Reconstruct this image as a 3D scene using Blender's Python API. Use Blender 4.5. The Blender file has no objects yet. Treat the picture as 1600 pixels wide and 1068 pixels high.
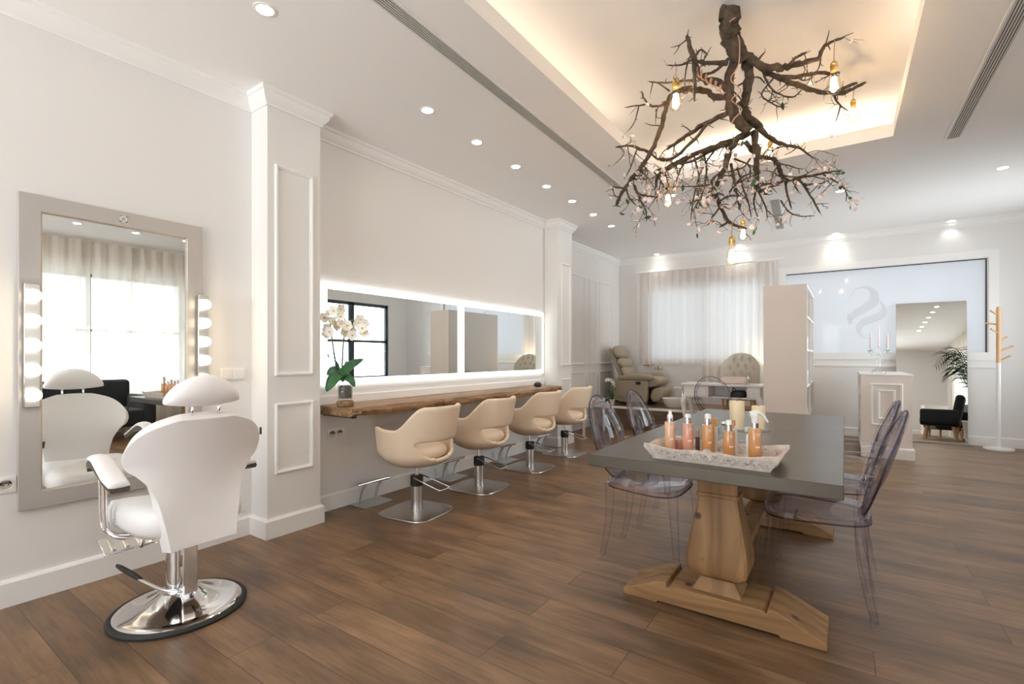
import bpy, bmesh, math, random
from mathutils import Vector, Matrix
sc = bpy.context.scene
COL = sc.collection
R = math.radians
rnd = random.Random(7)

# ------------------------------------------------------------------ camera
FPX, HZ, VPX, CH, CX = 755.0, 556.0, 1318.0, 1.22, 3.37
TH = math.atan((VPX - 800) / FPX)
cd = bpy.data.cameras.new('camera'); cam = bpy.data.objects.new('camera', cd); COL.objects.link(cam)
cd.sensor_width = 36; cd.lens = FPX / 1600 * 36; cd.shift_y = (HZ - 534) / 1600; cd.clip_start = .02
cam.location = (CX, 0, CH); cam.rotation_euler = (R(90), 0, TH)
sc.camera = cam
FW = Vector((-math.sin(TH), math.cos(TH), 0)); RT = Vector((math.cos(TH), math.sin(TH), 0))
def at(u, v, w):                      # point seen at pixel u,v at depth w
    return Vector((CX, 0, CH)) + FW * w + RT * ((u - 800) / FPX * w) + Vector((0, 0, (HZ - v) / FPX * w))
def atz(u, v, z):                     # point seen at pixel u,v on the level z
    return at(u, v, (CH - z) * FPX / (v - HZ))

# ------------------------------------------------------------------ world, light, exposure
w = bpy.data.worlds.new('sky'); sc.world = w; w.use_nodes = True
wn = w.node_tree.nodes; bg = wn['Background']
bg.inputs[0].default_value = (.86, .93, 1, 1); bg.inputs[1].default_value = 0.45
sc.view_settings.view_transform = 'Standard'; sc.view_settings.look = 'None'
sc.view_settings.gamma = 1; sc.view_settings.use_curve_mapping = False
sc.view_settings.exposure = 1.08
sc.cycles.transparent_max_bounces = 24; sc.cycles.max_bounces = 12; sc.cycles.diffuse_bounces = 6
sc.cycles.glossy_bounces = 6; sc.cycles.transmission_bounces = 8
sc.cycles.sample_clamp_indirect = 6; sc.cycles.caustics_reflective = False; sc.cycles.caustics_refractive = False
def area(name, loc, rot, sx, sy, power, col, parent=None, spread=math.pi):
    l = bpy.data.lights.new(name, 'AREA'); l.shape = 'RECTANGLE'; l.size = sx; l.size_y = sy
    l.energy = power; l.color = col; l.spread = spread
    o = bpy.data.objects.new(name, l); COL.objects.link(o); o.location = loc; o.rotation_euler = rot; o.parent = parent
    return o
DAY = (.88, .945, 1)
area('daylight_long_window', (6.85, 1.1, 1.65), (0, R(90), 0), 2.4, 6.6, 52, DAY)
area('daylight_dark_window', (6.85, 7.45, 1.65), (0, R(90), 0), 2.2, 2.4, 48, DAY, spread=R(105))
area('ceiling_fill_long_window', (6.95, 1.1, .6), (0, R(125), 0), 1.6, 6.6, 60, (.97, .98, 1))  # added fill lamp, tilted up through the window to lift the ceiling
area('ceiling_fill_dark_window', (6.95, 7.45, .6), (0, R(125), 0), 1.5, 2.2, 17, (.94, .97, 1), spread=R(120))  # added fill lamp, brightens the ceiling on the right
area('daylight_curtain_window', (1.3, 9.6, 1.8), (R(-90), 0, 0), 2.4, 1.8, 4.0, DAY)
area('daylight_frosted_window', (3.77, 9.75, 1.9), (R(-90), 0, 0), 3.0, 1.9, 16, DAY)
area('fill_behind_camera', (1.8, -4.6, 1.7), (R(90), 0, 0), 3.2, 2.2, 62, DAY)  # added fill lamp behind the camera, flat light on camera-facing sides
area('ceiling_fill_front', (1.8, -4.75, .45), (R(150), 0, 0), 3.2, 1.6, 560, (.98, .97, .96))  # added strong fill aimed up from the front, mainly for the ceiling

# ------------------------------------------------------------------ materials
def nodes(m): return m.node_tree.nodes, m.node_tree.links
def mat(name, col, rough=.5, metal=0, bump=0, bscale=60, var=.0, vscale=6, spec=.5, sheen=0, coat=0, stretch=None, emit=None, es=0):
    m = bpy.data.materials.new(name); m.use_nodes = True
    n, l = nodes(m); p = n['Principled BSDF']
    p.inputs['Base Color'].default_value = (*col, 1); p.inputs['Roughness'].default_value = rough
    p.inputs['Metallic'].default_value = metal; p.inputs['Specular IOR Level'].default_value = spec
    if sheen: p.inputs['Sheen Weight'].default_value = sheen
    if coat: p.inputs['Coat Weight'].default_value = coat
    if emit: p.inputs['Emission Color'].default_value = (*emit, 1); p.inputs['Emission Strength'].default_value = es
    tc = n.new('ShaderNodeTexCoord'); mp = n.new('ShaderNodeMapping'); l.new(tc.outputs['Object'], mp.inputs[0])
    if stretch: mp.inputs['Scale'].default_value = stretch
    if var:
        t = n.new('ShaderNodeTexNoise'); t.inputs['Scale'].default_value = vscale; t.inputs['Detail'].default_value = 5
        l.new(mp.outputs[0], t.inputs['Vector'])
        r = n.new('ShaderNodeMapRange'); r.inputs[1].default_value = .3; r.inputs[2].default_value = .7
        r.inputs[3].default_value = 1 - var; r.inputs[4].default_value = 1 + var; l.new(t.outputs['Fac'], r.inputs[0])
        x = n.new('ShaderNodeVectorMath'); x.operation = 'SCALE'; x.inputs[0].default_value = col
        l.new(r.outputs[0], x.inputs['Scale']); l.new(x.outputs[0], p.inputs['Base Color'])
    if bump:
        t = n.new('ShaderNodeTexNoise'); t.inputs['Scale'].default_value = bscale; t.inputs['Detail'].default_value = 4
        l.new(mp.outputs[0], t.inputs['Vector'])
        b = n.new('ShaderNodeBump'); b.inputs['Strength'].default_value = bump; b.inputs['Distance'].default_value = .01
        l.new(t.outputs['Fac'], b.inputs['Height']); l.new(b.outputs[0], p.inputs['Normal'])
    return m
def wood(name, c1, c2, scale=3, stretch=(1, 9, 9), rough=.55, knots=0):
    m = bpy.data.materials.new(name); m.use_nodes = True
    n, l = nodes(m); p = n['Principled BSDF']; p.inputs['Roughness'].default_value = rough
    tc = n.new('ShaderNodeTexCoord'); mp = n.new('ShaderNodeMapping'); l.new(tc.outputs['Object'], mp.inputs[0])
    mp.inputs['Scale'].default_value = stretch
    t = n.new('ShaderNodeTexNoise'); t.inputs['Scale'].default_value = scale; t.inputs['Detail'].default_value = 8
    t.inputs['Distortion'].default_value = 1.2; l.new(mp.outputs[0], t.inputs['Vector'])
    cr = n.new('ShaderNodeValToRGB'); cr.color_ramp.elements[0].position = .3; cr.color_ramp.elements[1].position = .72
    cr.color_ramp.elements[0].color = (*c1, 1); cr.color_ramp.elements[1].color = (*c2, 1)
    l.new(t.outputs['Fac'], cr.inputs[0]); out = cr.outputs[0]
    if knots:
        v = n.new('ShaderNodeTexVoronoi'); v.inputs['Scale'].default_value = knots; l.new(tc.outputs['Object'], v.inputs['Vector'])
        k = n.new('ShaderNodeMapRange'); k.inputs[1].default_value = .05; k.inputs[2].default_value = .13; l.new(v.outputs['Distance'], k.inputs[0])
        mx = n.new('ShaderNodeMix'); mx.data_type = 'RGBA'; l.new(k.outputs[0], mx.inputs[0])
        mx.inputs[6].default_value = (c1[0]*.25, c1[1]*.22, c1[2]*.2, 1); l.new(out, mx.inputs[7]); out = mx.outputs[2]
    l.new(out, p.inputs['Base Color'])
    b = n.new('ShaderNodeBump'); b.inputs['Strength'].default_value = .3; b.inputs['Distance'].default_value = .004
    l.new(t.outputs['Fac'], b.inputs['Height']); l.new(b.outputs[0], p.inputs['Normal'])
    return m
def emis(name, col, s):
    m = bpy.data.materials.new(name); m.use_nodes = True; n, l = nodes(m); n.remove(n['Principled BSDF'])
    e = n.new('ShaderNodeEmission'); e.inputs[0].default_value = (*col, 1); e.inputs[1].default_value = s
    l.new(e.outputs[0], n['Material Output'].inputs[0]); return m
def clear(name, tint, edge, ior=1.4, rough=.02, face=1.0):   # clear glass or clear plastic
    m = bpy.data.materials.new(name); m.use_nodes = True; n, l = nodes(m); n.remove(n['Principled BSDF'])
    lw = n.new('ShaderNodeLayerWeight'); lw.inputs[0].default_value = .5
    pw = n.new('ShaderNodeMath'); pw.operation = 'POWER'; pw.inputs[1].default_value = 2.6; l.new(lw.outputs['Facing'], pw.inputs[0])
    mx = n.new('ShaderNodeMix'); mx.data_type = 'RGBA'; l.new(pw.outputs[0], mx.inputs[0])
    mx.inputs[6].default_value = (*tint, 1); mx.inputs[7].default_value = (*edge, 1)
    t = n.new('ShaderNodeBsdfTransparent'); l.new(mx.outputs[2], t.inputs[0])
    g = n.new('ShaderNodeBsdfGlossy'); g.inputs['Roughness'].default_value = rough
    f = n.new('ShaderNodeMath'); f.operation = 'POWER'; f.inputs[1].default_value = 4.0; l.new(lw.outputs['Facing'], f.inputs[0])
    fr = n.new('ShaderNodeMapRange'); fr.inputs[3].default_value = .045; fr.inputs[4].default_value = .75; l.new(f.outputs[0], fr.inputs[0])
    s = n.new('ShaderNodeMixShader'); l.new(fr.outputs[0], s.inputs[0]); l.new(t.outputs[0], s.inputs[1]); l.new(g.outputs[0], s.inputs[2])
    l.new(s.outputs[0], n['Material Output'].inputs[0]); return m
def sheer(name, col, tp, tl):         # thin cloth: part see-through, part translucent
    m = bpy.data.materials.new(name); m.use_nodes = True; n, l = nodes(m); n.remove(n['Principled BSDF'])
    d = n.new('ShaderNodeBsdfDiffuse'); d.inputs[0].default_value = (*col, 1)
    t = n.new('ShaderNodeBsdfTranslucent'); t.inputs[0].default_value = (*col, 1)
    a = n.new('ShaderNodeMixShader'); a.inputs[0].default_value = tl; l.new(d.outputs[0], a.inputs[1]); l.new(t.outputs[0], a.inputs[2])
    tr = n.new('ShaderNodeBsdfTransparent'); b = n.new('ShaderNodeMixShader'); b.inputs[0].default_value = tp
    l.new(a.outputs[0], b.inputs[1]); l.new(tr.outputs[0], b.inputs[2]); l.new(b.outputs[0], n['Material Output'].inputs[0])
    return m
M = {}
M['wall'] = mat('wall_paint', (.80, .785, .775), .75, bump=.03, bscale=180, spec=.3)
M['ceil'] = mat('ceiling_paint', (.90, .885, .875), .85, bump=.02, bscale=200, spec=.2)
M['trim'] = mat('trim_paint', (.86, .85, .84), .45, bump=.01, bscale=120, spec=.4)
M['white'] = mat('white_lacquer', (.85, .82, .80), .4, bump=.01, bscale=50)
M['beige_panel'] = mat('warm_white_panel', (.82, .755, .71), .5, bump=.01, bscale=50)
M['chrome'] = mat('chrome', (.86, .86, .87), .08, 1, bump=.004, bscale=20)
M['steel'] = mat('brushed_steel', (.62, .60, .58), .28, 1, bump=.04, bscale=60, stretch=(1, 30, 1))
M['black'] = mat('black_rubber', (.02, .02, .02), .55, bump=.02)
M['dark'] = mat('dark_frame', (.035, .045, .055), .4, bump=.01)
M['white_leather'] = mat('white_leather', (.90, .885, .90), .42, bump=.05, bscale=220)
M['cream_leather'] = mat('cream_leather', (.82, .67, .51), .45, bump=.05, bscale=220)
M['taupe'] = mat('taupe_leather', (.35, .29, .21), .42, bump=.06, bscale=120)
M['brownplastic'] = mat('brown_plastic', (.10, .085, .07), .4, bump=.01)
M['zinc'] = mat('zinc_top', (.095, .083, .064), .30, .45, bump=.03, bscale=14, var=.14, vscale=5, stretch=(1, 1, 1))
M['mirror'] = mat('mirror_glass', (.93, .95, .93), .0, 1)
M['frame_silver'] = mat('pale_silver_frame', (.50, .475, .455), .42, .35, bump=.03, bscale=90)
M['pine'] = wood('pale_pine', (.19, .095, .036), (.42, .24, .105), 2.2, (3, 3, .5), .6, 6)
M['pinex'] = wood('pale_pine_board', (.20, .10, .038), (.43, .25, .11), 2.2, (.6, 5, 5), .6, 5)
M['slab'] = wood('live_edge_wood', (.12, .055, .024), (.47, .29, .15), 2.8, (7, .7, 7), .6, 4)
M['lightwood'] = wood('light_beech', (.62, .36, .18), (.78, .50, .28), 3, (6, 6, .6), .5)
M['bark'] = mat('bark', (.075, .052, .034), .9, bump=.9, bscale=70, var=.55, vscale=22)
M['leaf'] = mat('leaf', (.03, .12, .035), .4, bump=.05, bscale=30, var=.3, vscale=12)
M['dleaf'] = mat('dark_palm_leaf', (.012, .05, .022), .45, bump=.05, bscale=30, var=.3)
M['petal'] = mat('orchid_petal', (.88, .86, .80), .6, bump=.04, bscale=40, var=.05)
M['pink'] = mat('blossom_petal', (.86, .72, .68), .6, bump=.04, bscale=40, var=.12, vscale=30)
M['yellow'] = mat('flower_heart', (.75, .5, .1), .6, bump=.05)
M['stem'] = mat('green_stem', (.10, .15, .05), .5, bump=.05)
M['clear'] = clear('clear_polycarbonate', (.974, .971, .984), (.64, .62, .73))
M['edge'] = clear('polycarbonate_edge', (.50, .48, .62), (.16, .14, .30))
M['bulbglass'] = clear('bulb_glass', (1, .97, .92), (.95, .84, .66))
M['glass'] = clear('clear_glass', (.965, .975, .97), (.66, .70, .70), 1.45)
M['pane'] = clear('window_glass', (.97, .985, .98), (.8, .85, .85), 1.3)
M['curtain'] = sheer('sheer_linen', (.84, .79, .73), .13, .5)
M['curtain2'] = sheer('sheer_white', (.90, .86, .83), .16, .6)
M['bulb'] = emis('warm_globe', (1, .82, .56), 5.5)
M['filament'] = emis('glowing_filament', (1, .66, .33), 60)
M['lit'] = emis('light_band', (.97, 1, .97), 1.5)
M['spot'] = emis('downlight_lens', (1, .95, .86), 22)
M['lampglow'] = emis('lamp_glow', (1, .78, .45), 5)
M['brass'] = mat('brass', (.80, .55, .22), .3, 1, bump=.01)
M['cord'] = mat('copper_cord', (.55, .32, .24), .6, bump=.05)
M['candle'] = mat('candle_wax', (.90, .74, .50), .5, bump=.02)
M['pinkcandle'] = mat('pink_wax', (.88, .74, .77), .5, bump=.02)
M['ceramic'] = mat('white_ceramic', (.80, .76, .70), .2, bump=.005)
M['blackvelvet'] = mat('black_velvet', (.008, .010, .014), .8, bump=.1, bscale=120, sheen=.15)
M['tray'] = mat('whitewashed_wood', (.66, .585, .53), .8, bump=.5, bscale=160, var=.14, vscale=40)
def pit_shade(m):  # brown flecks in a middle band, painting shade into the carved pits
    n, l = nodes(m); p = n['Principled BSDF']; src = p.inputs['Base Color'].links[0].from_socket
    tc = n.new('ShaderNodeTexCoord'); mp = n.new('ShaderNodeMapping'); mp.inputs['Scale'].default_value = (48, 48, 95); l.new(tc.outputs['Object'], mp.inputs[0])
    v = n.new('ShaderNodeTexNoise'); v.inputs['Scale'].default_value = 1; v.inputs['Detail'].default_value = 1; v.inputs['Distortion'].default_value = 1.5; l.new(mp.outputs[0], v.inputs['Vector'])
    r = n.new('ShaderNodeMapRange'); r.inputs[1].default_value = .36; r.inputs[2].default_value = .44; r.inputs[3].default_value = .35; l.new(v.outputs['Fac'], r.inputs[0])
    sx = n.new('ShaderNodeSeparateXYZ'); l.new(tc.outputs['Object'], sx.inputs[0])
    z = n.new('ShaderNodeMapRange'); z.inputs[1].default_value = .038; z.inputs[2].default_value = .048; l.new(sx.outputs['Z'], z.inputs[0])
    z2 = n.new('ShaderNodeMapRange'); z2.inputs[1].default_value = .018; z2.inputs[2].default_value = .012; l.new(sx.outputs['Z'], z2.inputs[0])
    m1 = n.new('ShaderNodeMath'); m1.operation = 'MAXIMUM'; l.new(z.outputs[0], m1.inputs[0]); l.new(z2.outputs[0], m1.inputs[1])
    m2 = n.new('ShaderNodeMath'); m2.operation = 'MAXIMUM'; l.new(m1.outputs[0], m2.inputs[0]); l.new(r.outputs[0], m2.inputs[1])
    x = n.new('ShaderNodeMix'); x.data_type = 'RGBA'; l.new(m2.outputs[0], x.inputs[0]); x.inputs[6].default_value = (.20, .13, .085, 1); l.new(src, x.inputs[7]); l.new(x.outputs[2], p.inputs['Base Color'])
pit_shade(M['tray'])
M['amber'] = mat('amber_bottle', (.57, .28, .115), .22, bump=.005, coat=.4)
M['rose'] = mat('rose_bottle', (.62, .30, .22), .22, bump=.005, coat=.4)
M['peach'] = mat('peach_bottle', (.72, .44, .29), .22, bump=.005, coat=.4)
M['ochre'] = mat('ochre_cap', (.78, .38, .06), .35, bump=.01)
M['wp'] = mat('white_plastic', (.86, .85, .84), .3, bump=.005)
M['ink'] = mat('pale_lettering', (.88, .80, .72), .4, bump=.005)
M['plastic_grey'] = mat('grey_vent', (.60, .58, .56), .5, bump=.01)
M['vent_dark'] = mat('dark_slot', (.06, .06, .06), .7, bump=.01)
M['stone'] = mat('dark_stone', (.03, .03, .035), .5, bump=.3, bscale=20)
M['rose_gold'] = mat('rose_gold', (.75, .45, .36), .25, 1, bump=.01)
M['book_a'] = mat('green_box', (.12, .2, .15), .6, bump=.02); M['book_b'] = mat('red_box', (.35, .08, .07), .6, bump=.02)
M['book_c'] = mat('kraft_box', (.42, .32, .22), .7, bump=.02)
def frosted():
    m = bpy.data.materials.new('frosted_glass'); m.use_nodes = True; n, l = nodes(m); n.remove(n['Principled BSDF'])
    t = n.new('ShaderNodeBsdfTranslucent'); t.inputs[0].default_value = (.95, .95, .965, 1)
    d = n.new('ShaderNodeBsdfDiffuse'); d.inputs[0].default_value = (.9, .92, .95, 1)
    a = n.new('ShaderNodeMixShader'); a.inputs[0].default_value = .7; l.new(d.outputs[0], a.inputs[1]); l.new(t.outputs[0], a.inputs[2])
    g = n.new('ShaderNodeBsdfGlossy'); g.inputs['Roughness'].default_value = .04
    f = n.new('ShaderNodeFresnel'); f.inputs[0].default_value = 1.35
    s = n.new('ShaderNodeMixShader'); l.new(f.outputs[0], s.inputs[0]); l.new(a.outputs[0], s.inputs[1]); l.new(g.outputs[0], s.inputs[2])
    l.new(s.outputs[0], n['Material Output'].inputs[0]); return m
M['frost'] = frosted()
def floor_mat():
    m = bpy.data.materials.new('oak_laminate'); m.use_nodes = True; n, l = nodes(m); p = n['Principled BSDF']
    tc = n.new('ShaderNodeTexCoord')
    br = n.new('ShaderNodeTexBrick'); l.new(tc.outputs['Object'], br.inputs['Vector'])
    br.offset = .37; br.inputs['Scale'].default_value = 1; br.inputs['Brick Width'].default_value = 1.32
    br.inputs['Row Height'].default_value = .192; br.inputs['Mortar Size'].default_value = .0016; br.inputs['Mortar Smooth'].default_value = .2
    br.inputs['Color1'].default_value = (0, 0, 0, 1); br.inputs['Color2'].default_value = (1, 1, 1, 1); br.inputs['Mortar'].default_value = (.5, .5, .5, 1)
    br.inputs['Bias'].default_value = 0
    mp = n.new('ShaderNodeMapping'); mp.inputs['Scale'].default_value = (.9, 9, 1)
    # shift the grain by plank
    ad = n.new('ShaderNodeVectorMath'); ad.operation = 'ADD'; sh = n.new('ShaderNodeVectorMath'); sh.operation = 'SCALE'; sh.inputs['Scale'].default_value = 7.3
    l.new(br.outputs['Color'], sh.inputs[0]); l.new(tc.outputs['Object'], ad.inputs[0]); l.new(sh.outputs[0], ad.inputs[1]); l.new(ad.outputs[0], mp.inputs[0])
    t = n.new('ShaderNodeTexNoise'); t.inputs['Scale'].default_value = 2.0; t.inputs['Detail'].default_value = 8; t.inputs['Roughness'].default_value = .62; t.inputs['Distortion'].default_value = .6
    l.new(mp.outputs[0], t.inputs['Vector'])
    cr = n.new('ShaderNodeValToRGB'); e = cr.color_ramp.elements
    e[0].position = .28; e[0].color = (.100, .057, .029, 1); e[1].position = .75; e[1].color = (.33, .205, .115, 1)
    q = e.new(.5); q.color = (.215, .126, .068, 1)
    tf_ = n.new('ShaderNodeTexNoise'); tf_.inputs['Scale'].default_value = 9; tf_.inputs['Detail'].default_value = 6; tf_.inputs['Roughness'].default_value = .7
    mpf = n.new('ShaderNodeMapping'); mpf.inputs['Scale'].default_value = (.5, 9, 1); l.new(ad.outputs[0], mpf.inputs[0]); l.new(mpf.outputs[0], tf_.inputs['Vector'])
    mf = n.new('ShaderNodeMix'); mf.inputs[0].default_value = .42; l.new(t.outputs['Fac'], mf.inputs[2]); l.new(tf_.outputs['Fac'], mf.inputs[3])
    l.new(mf.outputs[0], cr.inputs[0])
    # blotchy darker patches
    t2 = n.new('ShaderNodeTexNoise'); t2.inputs['Scale'].default_value = 2.2; t2.inputs['Detail'].default_value = 3
    mp2 = n.new('ShaderNodeMapping'); mp2.inputs['Scale'].default_value = (1, 2.6, 1); l.new(ad.outputs[0], mp2.inputs[0]); l.new(mp2.outputs[0], t2.inputs['Vector'])
    r2 = n.new('ShaderNodeMapRange'); r2.inputs[1].default_value = .3; r2.inputs[2].default_value = .7; r2.inputs[3].default_value = .60; r2.inputs[4].default_value = 1.28
    l.new(t2.outputs['Fac'], r2.inputs[0])
    r3 = n.new('ShaderNodeMapRange'); r3.inputs[3].default_value = .84; r3.inputs[4].default_value = 1.14; l.new(br.outputs['Color'], r3.inputs[0])
    mm = n.new('ShaderNodeMath'); mm.operation = 'MULTIPLY'; l.new(r2.outputs[0], mm.inputs[0]); l.new(r3.outputs[0], mm.inputs[1])
    sv = n.new('ShaderNodeVectorMath'); sv.operation = 'SCALE'; l.new(cr.outputs[0], sv.inputs[0]); l.new(mm.outputs[0], sv.inputs['Scale'])
    mx = n.new('ShaderNodeMix'); mx.data_type = 'RGBA'; l.new(br.outputs['Fac'], mx.inputs[0]); l.new(sv.outputs[0], mx.inputs[6]); mx.inputs[7].default_value = (.06, .033, .02, 1)
    l.new(mx.outputs[2], p.inputs['Base Color'])
    rr = n.new('ShaderNodeMapRange'); rr.inputs[3].default_value = .26; rr.inputs[4].default_value = .44; l.new(t.outputs['Fac'], rr.inputs[0]); l.new(rr.outputs[0], p.inputs['Roughness'])
    b = n.new('ShaderNodeBump'); b.inputs['Strength'].default_value = .12; b.inputs['Distance'].default_value = .003
    l.new(t.outputs['Fac'], b.inputs['Height']); l.new(b.outputs[0], p.inputs['Normal'])
    p.inputs['Specular IOR Level'].default_value = .45
    return m
M['floor'] = floor_mat()

# ------------------------------------------------------------------ mesh helpers
def catmull(P, k=4):
    P = [Vector(p) for p in P]; out = []
    for i in range(len(P) - 1):
        a = P[i - 1] if i else P[0] * 2 - P[1]; b, c = P[i], P[i + 1]
        d = P[i + 2] if i + 2 < len(P) else c * 2 - b
        for j in range(k):
            t = j / k
            out.append(.5 * ((2 * b) + (c - a) * t + (2 * a - 5 * b + 4 * c - d) * t * t + (3 * b - a - 3 * c + d) * t ** 3))
    out.append(P[-1]); return out
def lerpl(L, k):
    out = []
    for i in range(len(L) - 1):
        for j in range(k): out.append(L[i] + (L[i + 1] - L[i]) * j / k)
    out.append(L[-1]); return out
def ss(a, b, x):
    t = max(0, min(1, (x - a) / (b - a))); return t * t * (3 - 2 * t)
def interp(T, x):
    if x <= T[0][0]: return T[0][1]
    for (a, p), (b, q) in zip(T, T[1:]):
        if x <= b: return p + (q - p) * (x - a) / (b - a)
    return T[-1][1]
class MB:
    def __init__(s): s.bm = bmesh.new()
    def V(s, p): return s.bm.verts.new(p)
    def F(s, vs):
        try: return s.bm.faces.new(vs)
        except ValueError: return None
    def box(s, c, d, rz=0, ry=0, rx=0, taper=1):
        m = Matrix.Rotation(rz, 3, 'Z') @ Matrix.Rotation(ry, 3, 'Y') @ Matrix.Rotation(rx, 3, 'X'); c = Vector(c); v = []
        for z in (-.5, .5):
            k = taper if z > 0 else 1
            for x, y in ((-.5, -.5), (.5, -.5), (.5, .5), (-.5, .5)):
                v.append(s.V(c + m @ Vector((x * d[0] * k, y * d[1] * k, z * d[2]))))
        for f in ((3, 2, 1, 0), (4, 5, 6, 7), (0, 1, 5, 4), (1, 2, 6, 5), (2, 3, 7, 6), (3, 0, 4, 7)): s.F([v[i] for i in f])
        return s
    def bb(s, x0, x1, y0, y1, z0, z1): return s.box(((x0+x1)/2, (y0+y1)/2, (z0+z1)/2), (x1-x0, y1-y0, z1-z0))
    def rings(s, rs, closed=False, cap=True):
        V = [[s.V(p) for p in r] for r in rs]; n = len(V[0])
        for i in range(len(V) - (0 if closed else 1)):
            a, b = V[i], V[(i + 1) % len(V)]
            for j in range(n): s.F([a[j], a[(j + 1) % n], b[(j + 1) % n], b[j]])
        if cap and not closed: s.F(V[0][::-1]); s.F(V[-1])
        return s
    def tube(s, P, r, n=8, closed=False, cap=True, flat=1, up=None, sq=False, jit=0):
        P = [Vector(p) for p in P]; m = len(P); rr = r if isinstance(r, (list, tuple)) else [r] * m
        rs = []; pn = None
        for i in range(m):
            if closed: t = P[(i + 1) % m] - P[i - 1]
            else: t = P[min(i + 1, m - 1)] - P[max(i - 1, 0)]
            t = t.normalized() if t.length > 1e-9 else Vector((0, 0, 1))
            if up is not None: a = Vector(up)
            else: a = pn if pn is not None else (Vector((0, 0, 1)) if abs(t.z) < .9 else Vector((1, 0, 0)))
            a = a - t * a.dot(t)
            if a.length < 1e-6: a = t.orthogonal()
            a.normalize(); pn = a; b = t.cross(a); q = []
            for k in range(n):
                g = 2 * math.pi * (k + (.5 if sq else 0)) / n; f = rr[i] * (1 + (rnd.uniform(-jit, jit) if jit else 0)) * (1.3 if sq else 1)
                q.append(P[i] + a * math.cos(g) * f + b * math.sin(g) * f * flat)
            rs.append(q)
        return s.rings(rs, closed, cap)
    def lathe(s, prof, c=(0, 0, 0), n=24, sx=1, sy=1, cap=True, square=0):
        c = Vector(c); rs = []
        for r, z in prof:
            q = []
            for k in range(n):
                a = 2 * math.pi * (k + (.5 if square else 0)) / n; ca, sa = math.cos(a), math.sin(a); f = 1
                if square:
                    e = square; f = 1 / ((abs(ca) ** e + abs(sa) ** e) ** (1 / e))
                q.append(c + Vector((r * ca * f * sx, r * sa * f * sy, z)))
            rs.append(q)
        return s.rings(rs, False, cap)
    def prism(s, poly, h0, h1, ax='Z'):
        def mp(a, b, h): return {'Z': (a, b, h), 'Y': (a, h, b), 'X': (h, a, b)}[ax]
        A = [s.V(mp(a, b, h0)) for a, b in poly]; B = [s.V(mp(a, b, h1)) for a, b in poly]; n = len(poly)
        s.F(A[::-1]); s.F(B)
        for i in range(n): s.F([A[i], A[(i + 1) % n], B[(i + 1) % n], B[i]])
        return s
    def ball(s, c, r, n=16, m=10):
        r = (r, r, r) if not isinstance(r, (tuple, list)) else r; c = Vector(c); rs = []
        for i in range(m + 1):
            t = math.pi * (i + .02) / (m + .04); rs.append([c + Vector((r[0]*math.sin(t)*math.cos(2*math.pi*k/n), r[1]*math.sin(t)*math.sin(2*math.pi*k/n), -r[2]*math.cos(t))) for k in range(n)])
        return s.rings(rs)
    def grid(s, f, nu, nv, keep=None):
        V = [[s.V(f(i / nu, j / nv)) for j in range(nv + 1)] for i in range(nu + 1)]
        for i in range(nu):
            for j in range(nv):
                if keep is None or keep((i + .5) / nu, (j + .5) / nv): s.F([V[i][j], V[i + 1][j], V[i + 1][j + 1], V[i][j + 1]])
        return s
    def sweep(s, path, prof, mp, closed=False):
        P = [Vector(p) for p in path]; n = len(P); rs = []
        for i in range(n):
            def nr(a, b): d = (b - a).normalized(); return Vector((-d.y, d.x))
            ns = []
            if closed or i > 0: ns.append(nr(P[i - 1], P[i]))
            if closed or i < n - 1: ns.append(nr(P[i], P[(i + 1) % n]))
            m = ns[0] if len(ns) == 1 else (ns[0] + ns[1]) / (1 + ns[0].dot(ns[1]))
            rs.append([mp(P[i].x + m.x * o, P[i].y + m.y * o, h) for o, h in prof])
        return s.rings(rs, closed)
    def xf(s, m): s.bm.transform(m); return s
    def build(s, name, m, parent=None, smooth=35, bevel=0, sub=0, solid=0, off=0, seg=2, loc=None):
        me = bpy.data.meshes.new(name)
        loose = [v for v in s.bm.verts if not v.link_faces]
        for v in loose: s.bm.verts.remove(v)
        bmesh.ops.recalc_face_normals(s.bm, faces=s.bm.faces); s.bm.to_mesh(me); s.bm.free()
        me.materials.append(M[m] if isinstance(m, str) else m)
        if smooth:
            me.shade_smooth()
            if smooth < 180: me.set_sharp_from_angle(angle=R(smooth))
        o = bpy.data.objects.new(name, me); COL.objects.link(o); o.parent = parent
        if loc is not None: o.location = loc
        if solid: k = o.modifiers.new('solid', 'SOLIDIFY'); k.thickness = solid; k.offset = off
        if bevel: k = o.modifiers.new('bevel', 'BEVEL'); k.width = bevel; k.segments = seg; k.limit_method = 'ANGLE'; k.angle_limit = R(40)
        if sub: k = o.modifiers.new('sub', 'SUBSURF'); k.levels = sub; k.render_levels = sub
        return o
def tag(o, label, cat, group=None, kind=None):
    if label: o['label'] = label
    if cat: o['category'] = cat
    if group: o['group'] = group
    if kind: o['kind'] = kind
    return o
def thing(name, label, cat, loc=(0, 0, 0), rz=0, group=None):
    o = bpy.data.objects.new(name, None); COL.objects.link(o); o.location = loc; o.rotation_euler = (0, 0, rz); o.empty_display_size = .1
    return tag(o, label, cat, group)
def dup(o, loc=None, rz=None, label=None, group=None, parent=None):
    c = o.copy(); COL.objects.link(c); c.parent = parent
    if loc is not None: c.location = loc
    if rz is not None: c.rotation_euler = (0, 0, rz)
    if label: c['label'] = label
    if group: c['group'] = group
    for ch in list(o.children): dup(ch, parent=c)
    return c
def struct(o): o['kind'] = 'structure'; return o
XYZ = lambda a, b, h: (a, b, h)

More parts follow.
